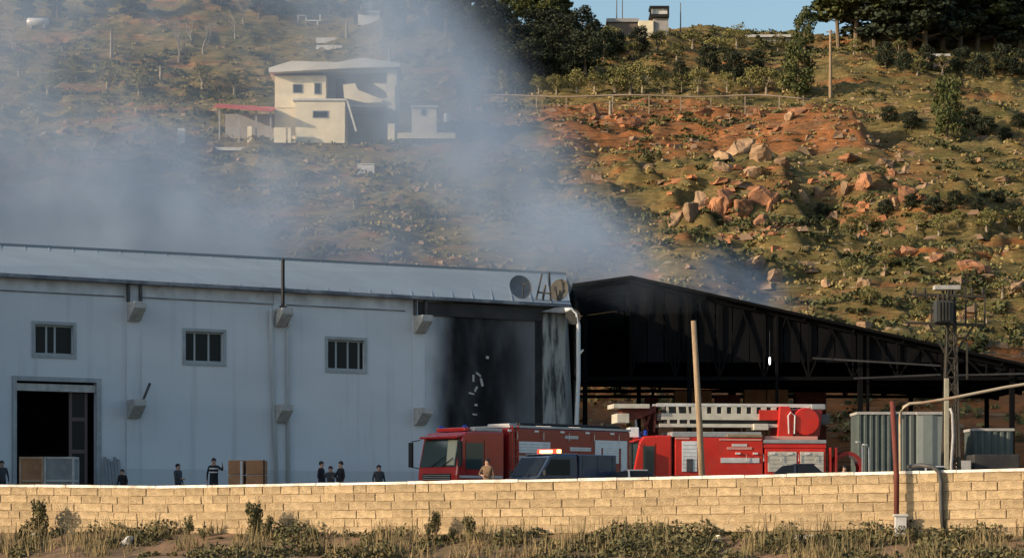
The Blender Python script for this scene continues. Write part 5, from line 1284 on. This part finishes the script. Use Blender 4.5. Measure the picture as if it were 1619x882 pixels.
def tree(kind, px, row, hpx, label, grp, base=None, wide=1.0):
    h_ = base or hit(px, row); t_ = thing(NMS[kind][0], label, NMS[kind][1], h_, rt_.uniform(0, 6.28), grp)
    s = max(1.5, ZR(row - hpx, h_.y) - h_.z) / HT[kind]; t_.scale = (s * wide, s * wide, s); tm, cm = rt_.choice(VAR[kind])
    o = bpy.data.objects.new('trunk', tm); COL.objects.link(o); o.parent = t_
    if cm: o = bpy.data.objects.new('crown', cm); COL.objects.link(o); o.parent = t_
ORD = ['first', 'second', 'third', 'fourth', 'fifth', 'sixth', 'seventh', 'eighth', 'ninth', 'tenth', 'eleventh', 'twelfth', 'thirteenth', 'fourteenth', 'fifteenth', 'sixteenth', 'seventeenth', 'eighteenth', 'nineteenth', 'twentieth', 'twenty-first', 'twenty-second', 'twenty-third', 'twenty-fourth', 'twenty-fifth', 'twenty-sixth', 'twenty-seventh', 'twenty-eighth', 'twenty-ninth', 'thirtieth']
ORD += ['thirty-first', 'thirty-second', 'thirty-third', 'thirty-fourth', 'thirty-fifth', 'thirty-sixth', 'thirty-seventh', 'thirty-eighth', 'thirty-ninth', 'fortieth', 'forty-first', 'forty-second', 'forty-third', 'forty-fourth', 'forty-fifth', 'forty-sixth', 'forty-seventh', 'forty-eighth', 'forty-ninth', 'fiftieth', 'fifty-first', 'fifty-second', 'fifty-third', 'fifty-fourth', 'fifty-fifth']
# roadside row above the rail
row_ = [(795, 38), (815, 36), (852, 30), (880, 32), (912, 42), (940, 40), (972, 44), (996, 52), (1016, 46), (1048, 36), (1078, 34), (1104, 42), (1150, 36), (1188, 46), (1212, 44), (1238, 34)]
for i, (px, h) in enumerate(row_): tree('olive', px, 148, h, 'roadside olive tree above the rail, %s from the smoke' % ORD[i], 'olive trees in a row along the hillside road', wide=1.15)
up = sorted([(760, 95), (790, 70), (835, 100), (880, 92), (930, 84), (962, 78), (1000, 96), (1040, 82), (1070, 96), (1095, 78), (1130, 92), (1165, 76), (1200, 92), (1230, 84), (1350, 88), (1385, 74), (1420, 92), (1450, 120), (1490, 122), (1530, 118), (1565, 122), (1600, 118)])
for i, (px, r_) in enumerate(up): tree('olive' if px > 900 else 'dpine', px, r_, rt_.uniform(26, 40), '%s tree from the smoke on the slope between road and ridge' % ORD[i], 'scattered trees between road and ridge', wide=1.3)
lowr = sorted([(1310, 372), (1345, 370), (1372, 368), (1410, 376), (1450, 366), (1485, 372), (1515, 364), (1560, 366), (1590, 362), (1612, 365)])
for i, (px, r_) in enumerate(lowr): tree('olive', px, r_, rt_.uniform(26, 40), '%s olive tree right of the orange rocks on the lower terrace' % ORD[i], 'olive trees on the lower terrace', wide=1.3)
rg = sorted([(1310, 452), (1335, 440), (1400, 430), (1440, 400), (1585, 470), (1560, 510), (1600, 530), (1530, 420), (1375, 480), (1455, 505)])
for i, (px, r_) in enumerate(rg): tree('olive', px, r_, rt_.uniform(22, 34), '%s low bushy tree on the slope above the right roof edge' % ORD[i], 'bushy trees above the right edge of the shed roof', wide=1.5)
dk_ = sorted([(744, 70), (762, 76), (785, 68), (800, 100), (822, 96), (846, 72), (868, 78), (890, 86), (898, 74), (920, 74), (940, 84), (860, 132), (800, 134), (895, 130), (975, 88), (1010, 84), (735, 100), (752, 128), (775, 92), (790, 122), (812, 84), (835, 118), (850, 92), (872, 112), (905, 96), (925, 120), (955, 98), (1075, 128), (1120, 118), (1160, 128), (1195, 120), (1400, 108), (1430, 118), (1465, 112), (1520, 116), (1550, 128), (1585, 118), (1612, 124)])
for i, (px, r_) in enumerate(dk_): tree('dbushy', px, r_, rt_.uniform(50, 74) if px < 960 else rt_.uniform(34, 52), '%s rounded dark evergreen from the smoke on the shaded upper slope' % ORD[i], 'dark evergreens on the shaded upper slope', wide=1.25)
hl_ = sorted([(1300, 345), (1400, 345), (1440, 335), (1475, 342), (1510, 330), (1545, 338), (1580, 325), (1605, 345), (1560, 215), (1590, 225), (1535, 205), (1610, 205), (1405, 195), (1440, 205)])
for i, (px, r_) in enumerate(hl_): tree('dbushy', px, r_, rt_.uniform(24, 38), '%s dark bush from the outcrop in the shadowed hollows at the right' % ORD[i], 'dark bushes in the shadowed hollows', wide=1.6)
tree('bushy', 1262, 158, 92, 'big rounded evergreen at the right end of the rail', None, wide=.95)
tree('bushy', 1272, 84, 74, 'dark tree on the ridge against the sky beside the tall pole', None, wide=.8)
tree('bushy', 1497, 222, 108, 'tall olive green evergreen in the dark hollow at the right', None, wide=.75)
tree('bushy', 625, 70, 78, 'pale smoky evergreen rising above the hill house', None, wide=.8)
pn = [(742, 58, 95), (772, 52, 84), (812, 62, 92), (838, 62, 88), (872, 66, 84), (888, 66, 78)]
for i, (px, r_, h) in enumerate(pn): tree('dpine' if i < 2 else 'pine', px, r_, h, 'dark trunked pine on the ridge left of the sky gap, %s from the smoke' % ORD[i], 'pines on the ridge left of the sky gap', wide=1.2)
pr2 = [(1326, 78, 100), (1352, 80, 118), (1382, 76, 130), (1412, 82, 125), (1438, 78, 118), (1462, 84, 128), (1490, 80, 126), (1518, 80, 112), (1545, 78, 104), (1575, 84, 96), (1612, 78, 110)]
for i, (px, r_, h) in enumerate(pr2): tree('pine' if i in (0, 1, 4, 8) else 'dpine', px, r_, h * 1.15, 'tall pine of the dark stand right of the tall pole, %s from the pole' % ORD[i], 'dark stand of pines at the top right', wide=1.7)
tl = [(40, 40, 60), (90, 30, 55), (150, 20, 50), (210, 30, 60), (410, 28, 60), (440, 36, 64), (520, 24, 60), (560, 40, 66), (640, 30, 70), (680, 40, 80), (705, 60, 85), (350, 20, 50)]
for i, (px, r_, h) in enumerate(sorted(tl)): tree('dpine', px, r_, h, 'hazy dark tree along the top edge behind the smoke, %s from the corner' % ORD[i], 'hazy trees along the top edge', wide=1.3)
for i, (px, r_, h) in enumerate(((282, 100, 72), (322, 88, 60), (372, 62, 58), (300, 70, 50), (20, 80, 60), (385, 40, 50))): tree('bare', px, r_, h, ['pale forked bare tree left of the brown slope', 'bare tree with an upright trunk on the brown slope', 'spreading bare tree above the brown slope', 'bare tree behind the forked one', 'bare tree hidden in smoke at the far left', 'small bare tree near the top of the brown slope'][i], 'bare trees on the smoky slope')
ml = sorted([(30, 120), (75, 150), (120, 130), (170, 140), (220, 150), (60, 200), (150, 235), (245, 235), (320, 140), (370, 150), (110, 260), (190, 300), (300, 290), (380, 300), (470, 300), (560, 330), (650, 350), (690, 300), (60, 330), (250, 350), (720, 150), (745, 180)])
for i, (px, r_) in enumerate(ml): tree('olive', px, r_, rt_.uniform(30, 46), 'smoke veiled olive tree on the slope around the house, %s counting rightward' % ORD[i], 'smoke veiled olive trees', wide=1.3)

# undergrowth over the whole slope: one mass
def undergrowth(name, n, size, m_, seed, lo, hi, leaf, dens=None, per=16):
    r = np.random.default_rng(seed); Vs = []
    px = r.uniform(-220, 1880, n * 3); Y = r.uniform(152, 418, n * 3) ; X = (px - CX) / F * Y
    nz = .6 * fbm(X * .045 + seed, Y * .22, 3) + .4 * fbm(X * .2, Y * .3 + seed, 2); k = nz > lo; X, Y = X[k][:n], Y[k][:n]; Z = H(X, Y)
    n = len(X); s = size * (.5 + r.random(n) ** 2 * 1.2)
    d = r.normal(size=(n, per, 3)); d /= np.linalg.norm(d, axis=2)[..., None]; d[..., 2] = np.abs(d[..., 2]) * .8; d *= (r.random((n, per, 1)) ** .4)
    c = np.stack([X, Y, Z], 1)[:, None, :] + d * s[:, None, None] * np.array([1.25, 1.1, .9])
    u = r.normal(size=(n, per, 3)); u /= np.linalg.norm(u, axis=2)[..., None]; v = np.cross(u, r.normal(size=(n, per, 3))); v /= np.linalg.norm(v, axis=2)[..., None]
    ls = leaf * (.6 + r.random((n, per, 1))); a = u * ls; b_ = v * ls * .7
    V = np.stack([c - a, c + b_, c + a, c - b_], 2).reshape(-1, 3)
    o = npmesh(name, V, np.arange(len(V)).reshape(-1, 4), m_); tag(o, hi, 'undergrowth', kind='stuff')
undergrowth('undergrowth', 9300, .85, M['shrub'], 3, .0, 'dark green scrub covering the hillside terraces', .20, per=26)
undergrowth('undergrowth', 11000, .5, M['dry'], 9, -.35, 'dry yellow grass tufts covering the hillside', .17, per=18)

# rocks
rock_me = []
for k in range(6):
    bm = bmesh.new(); bmesh.ops.create_cube(bm, size=.95); bmesh.ops.subdivide_edges(bm, edges=bm.edges[:], cuts=4, use_grid_fill=True)
    rr3 = random.Random(40 + k); pl = [(Vector((rr3.uniform(-1, 1), rr3.uniform(-1, 1), rr3.uniform(-.6, 1))).normalized(), rr3.uniform(.24, .46)) for _ in range(11)]
    for v in bm.verts:
        for nn, dd in pl:
            ex = v.co.dot(nn) - dd
            if ex > 0: v.co -= nn * ex
        v.co += Vector([rr3.uniform(-.035, .035) for _ in range(3)])
    me = bpy.data.meshes.new('rock'); bm.to_mesh(me); bm.free(); rock_me.append(me)
def rock(px, row, w_, h, orange, label):
    h_ = hit(px, row); me = rt_.choice(rock_me).copy(); me.materials.append(M['rocko'] if orange else M['rock'])
    o = bpy.data.objects.new('boulder', me); COL.objects.link(o); sc = h_.y / F
    o.location = (h_.x, h_.y + .1, h_.z + h * sc * .18); o.scale = (w_ * sc * 1.25, w_ * sc * 1.1, h * sc * 1.15); o.rotation_euler = (rt_.uniform(-.2, .2), rt_.uniform(-.2, .2), rt_.uniform(0, 6))
    tag(o, label, 'boulder', 'boulders on the hillside')
oc = [(1068, 352, 24, 22), (1088, 335, 22, 30), (1110, 325, 22, 34), (1130, 330, 26, 34), (1152, 322, 32, 36), (1172, 335, 26, 26), (1196, 315, 30, 36), (1216, 325, 24, 34), (1150, 348, 22, 18), (1205, 348, 26, 18)]
for i, (px, r_, w_, h) in enumerate(sorted(oc)): rock(px, r_ + 4, w_, h, i >= 3, '%s boulder from the smoke in the orange rock outcrop' % ORD[i])
o2 = [(1140, 250, 34, 22), (1175, 240, 36, 26), (1205, 250, 44, 30), (1238, 262, 32, 24), (1150, 272, 30, 16), (1195, 278, 30, 20)]
for i, (px, r_, w_, h) in enumerate(sorted(o2)): rock(px, r_, w_, h, False, '%s boulder from the smoke in the brown outcrop above the orange rocks' % ORD[i])
o3 = [(1270, 318, 14, 20, 0), (1293, 312, 14, 20, 0), (1336, 312, 12, 20, 0), (1368, 308, 26, 26, 1), (1415, 302, 20, 20, 1), (1438, 320, 26, 26, 1), (1415, 330, 10, 20, 0), (1410, 276, 14, 16, 1), (1395, 258, 12, 10, 0), (1345, 255, 26, 12, 1), (1535, 428, 38, 24, 1), (1600, 462, 34, 18, 0), (1565, 447, 24, 12, 0), (1360, 455, 14, 22, 0), (1372, 452, 12, 18, 0), (1306, 456, 18, 12, 0), (1250, 188, 16, 14, 0), (1440, 408, 30, 16, 1), (1480, 415, 24, 12, 1), (930, 182, 30, 18, 1), (1000, 196, 36, 16, 1), (1110, 184, 26, 12, 1), (1200, 182, 22, 12, 1), (1268, 180, 30, 14, 1), (1020, 165, 24, 12, 1), (700, 440, 26, 14, 0), (760, 430, 22, 12, 0), (870, 400, 26, 12, 0), (1190, 420, 30, 18, 0), (1230, 440, 26, 16, 0), (1545, 256, 16, 8, 0), (1580, 286, 26, 8, 0)]
for i, (px, r_, w_, h, og) in enumerate(sorted(o3)):
    zone = 'in the dark hollow right of the outcrop' if px > 1260 and 230 < r_ < 345 else ('on the slope right of the shed ridge' if r_ >= 345 and px > 1100 else ('on the orange bank under the rail' if r_ < 230 else 'low on the smoky slope behind the roof'))
    rock(px, r_, w_, h, og, 'lone %s boulder %s, %s of the lone ones' % ('orange' if og else 'pale', zone, ORD[i] if i < 30 else 'last'))
# small stones and broken ledges: counted in thousands, one mass each
def stones(name, n, seed, s0, s1, pw, mt, label, thr, zone=None, flat=.7):
    r = np.random.default_rng(seed); px = r.uniform(-200, 1860, n * 8); Y = r.uniform(152, 345, n * 8); X = (px - CX) / F * Y
    nz = fbm(X * .045 + seed, Y * .33, 3); k = nz > thr
    if zone: k &= zone(px, Y)
    X, Y = X[k][:n], Y[k][:n]; Z = H(X, Y); n = len(X)
    base = np.array([[-1, -1, -1], [1, -1, -1], [1, 1, -1], [-1, 1, -1], [-.6, -.7, .7], [.7, -.6, .8], [.6, .7, .6], [-.7, .6, .8]], float)
    s = s0 + s1 * r.random(n) ** pw; a = r.uniform(-.7, .7, n); ca, sa = np.cos(a), np.sin(a)
    L_ = (base[None] * (1 + .28 * r.normal(size=(n, 8, 3)))) * s[:, None, None] * np.array([1.35, 1, flat])
    L_ = np.stack([L_[..., 0] * ca[:, None] - L_[..., 1] * sa[:, None], L_[..., 0] * sa[:, None] + L_[..., 1] * ca[:, None], L_[..., 2]], -1)
    V = np.stack([X, Y, Z], 1)[:, None, :] + L_
    fq = np.array([[0, 1, 5, 4], [1, 2, 6, 5], [2, 3, 7, 6], [3, 0, 4, 7], [4, 5, 6, 7]])
    Fc = (np.arange(n)[:, None, None] * 8 + fq[None]).reshape(-1, 4)
    o = npmesh(name, V.reshape(-1, 3), Fc, mt); tag(o, label, 'stones', kind='stuff')
stones('stones', 3600, 21, .10, .28, 3, mat('small_stone', (.34, .23, .14), .95, (.19, .13, .08), .15), 'small brown stones strewn over the hillside', -.1)
stones('broken_ledges', 2600, 33, .18, .42, 2, mat('ledge_stone', (.28, .18, .11), .95, (.12, .085, .055), .12, bump=.5, bs=3), 'broken brown rock ledges along the contours of the slope', .12, flat=.75)
stones('orange_rubble', 1900, 45, .15, .42, 2, mat('orange_stone', (.42, .17, .07), .95, (.20, .095, .05), .15), 'orange rubble in the cut bank and round the outcrops', -.15,
       lambda px, Y: ((px > 900) & (px < 1300) & (Y > 300) & (Y < 326)) | ((px > 1040) & (px < 1250) & (Y > 232) & (Y < 262)) | ((px > 1280) & (px < 1480) & (Y > 245) & (Y < 285)))

# ------------------------------------------------------------------ near scrub in front of the wall
def fshrub_variant(seed):
    r = random.Random(seed); t = MB(); lobes = []
    for k in range(12):
        a = r.uniform(0, 6.28); d = r.uniform(.05, .38); h = r.uniform(.45, 1.0)
        t.tube([(0, 0, -.1), (d * .5 * math.cos(a), d * .5 * math.sin(a), h * .5), (d * math.cos(a), d * math.sin(a), h)], [.014, .010, .004], 4)
        lobes.append((d * .8 * math.cos(a), d * .8 * math.sin(a), h * r.uniform(.5, .95), .13, .13, .2))
    V, Fc = leafcloud(760, lobes, .042, seed); tm = t.build('stems', M['fdry']); me = tm.data; bpy.data.objects.remove(tm)
    return me, mesh_from('foliage', V, Fc, M['fshrub'])
FV = [fshrub_variant(s) for s in (1, 2, 3, 4)]
def fground(x, y):
    tt = max(0, wallY(x) + .2 - y); return float(np.interp(tt, [0, .3, 3, 9, 20, 90], [-1.02, -1.05, -1.7, -2.5, -2.5, -2.4]))
fs = [(20, 850, 60), (80, 790, 75), (150, 840, 40), (205, 850, 40), (320, 820, 62), (345, 838, 50), (420, 793, 85), (440, 820, 60), (395, 845, 42), (470, 848, 36), (520, 838, 42), (700, 808, 85), (690, 830, 60), (760, 815, 66), (735, 838, 40), (800, 848, 36), (880, 846, 38), (940, 840, 42), (1010, 838, 48), (1080, 840, 46), (1140, 846, 36), (1210, 850, 36), (1270, 850, 34), (1320, 845, 36), (1450, 840, 46), (1500, 835, 55), (1560, 850, 44), (1600, 845, 44), (600, 846, 34), (655, 848, 34)]
fs += [(48, 856, 30), (115, 852, 44), (180, 856, 40), (262, 852, 40), (290, 846, 54), (366, 848, 60), (495, 852, 50), (560, 850, 56), (625, 856, 40), (715, 846, 64), (775, 840, 58), (840, 852, 44), (905, 854, 50), (975, 852, 44), (1050, 846, 56), (1115, 850, 48), (1175, 846, 52), (1240, 856, 44), (1300, 850, 52), (1350, 856, 40), (1470, 842, 60), (1520, 846, 66), (1540, 856, 50), (1580, 850, 60)]
for i, (px, row, h) in enumerate(sorted(fs)):
    v_ = wpt(px, rt_.uniform(.6, 1.2)); gz = fground(v_.x, v_.y); hh = ZR(row, v_.y) - gz
    t_ = thing('roadside_shrub', '%s green shrub counting rightward along the foot of the block wall' % ORD[i], 'shrub', (v_.x, v_.y, gz), rt_.uniform(0, 6), 'shrubs along the foot of the block wall')
    t_.scale = (max(.45, hh * .72), max(.45, hh * .72), hh * 1.22); sm_, fm = rt_.choice(FV)
    for nm, me in (('stems', sm_), ('foliage', fm)): o = bpy.data.objects.new(nm, me); COL.objects.link(o); o.parent = t_
def weeds():
    r = np.random.default_rng(8); n = 20000; X = r.uniform(-24, 22, n); T_ = r.uniform(.12, 4.2, n) ** 1.0; Y = wallY(X) + .2 - T_
    cl = fbm(X * .9, Y * .9 + 2, 3); k = cl > -.12; X, Y, T_, cl = X[k], Y[k], T_[k], cl[k]; n = len(X)
    Z = np.interp(T_, [0, .3, 3, 9], [-1.02, -1.05, -1.7, -2.5]) - .08; h = (.10 + .60 * r.random(n) ** 3) * (1 + 1.1 * np.clip(cl, 0, 1)); w_ = .012 + .022 * r.random(n)
    a = r.uniform(0, 6.28, n); lx, ly = r.normal(0, .12, n), r.normal(0, .12, n)
    p0 = np.stack([X - w_ * np.cos(a), Y - w_ * np.sin(a), Z], 1); p1 = np.stack([X + w_ * np.cos(a), Y + w_ * np.sin(a), Z], 1)
    p2 = np.stack([X + lx + .3 * w_ * np.cos(a), Y + ly, Z + h], 1); p3 = np.stack([X + lx - .3 * w_ * np.cos(a), Y + ly, Z + h], 1)
    V = np.stack([p0, p1, p2, p3], 1).reshape(-1, 3); o = npmesh('weeds', V, np.arange(4 * n).reshape(n, 4), M['fdry']); tag(o, 'dry weeds and grass along the foot of the block wall', 'weeds', kind='stuff')
    # leafy ground cover
    n = 50000; X = r.uniform(-24, 22, n); T_ = r.uniform(.1, 4.5, n); Y = wallY(X) + .2 - T_; cl = fbm(X * .7 + 31, Y * .8, 3); k = cl > -.02; X, Y, T_, cl = X[k], Y[k], T_[k], cl[k]; n = len(X)
    Z = np.interp(T_, [0, .3, 3, 9], [-1.02, -1.05, -1.7, -2.5]) + r.random(n) ** 1.6 * .50 * np.clip(cl * 3 + .25, .15, 1)
    c = np.stack([X, Y, Z], 1); u = r.normal(size=(n, 3)); u /= np.linalg.norm(u, axis=1)[:, None]; v = np.cross(u, r.normal(size=(n, 3))); v /= np.linalg.norm(v, axis=1)[:, None]
    s = (.035 + .07 * r.random(n))[:, None]; V = np.stack([c - u * s, c + v * s * .6, c + u * s, c - v * s * .6], 1).reshape(-1, 3)
    o = npmesh('ground_cover', V, np.arange(4 * n).reshape(n, 4), M['fshrub']); tag(o, 'leafy green ground cover below the block wall', 'ground cover', kind='stuff')
weeds()
for i, (px, row, w_, lab) in enumerate(((240, 864, 17, 'white stone lying below the wall left of the shrubs'), (32, 874, 18, 'tan stone at the lower left corner'), (72, 848, 8, 'small pale stone under the leftmost wall section'), (1278, 842, 34, 'long pale stone below the wall left of the red post'), (1148, 848, 12, 'upright pale stone below the wall'))):
    v_ = wpt(px, .8 if row < 855 else 1.6); gz = fground(v_.x, v_.y); me = rock_me[i % 6].copy(); me.materials.append(M['coping']); o = bpy.data.objects.new('stone', me); COL.objects.link(o)
    o.location = (v_.x, v_.y, gz + .12); s = w_ / F * v_.y * 1.3; o.scale = (s, s, s * .75 if w_ < 30 else s * .3); o.rotation_euler = (0, 0, i); tag(o, lab, 'stone', 'stones below the block wall')
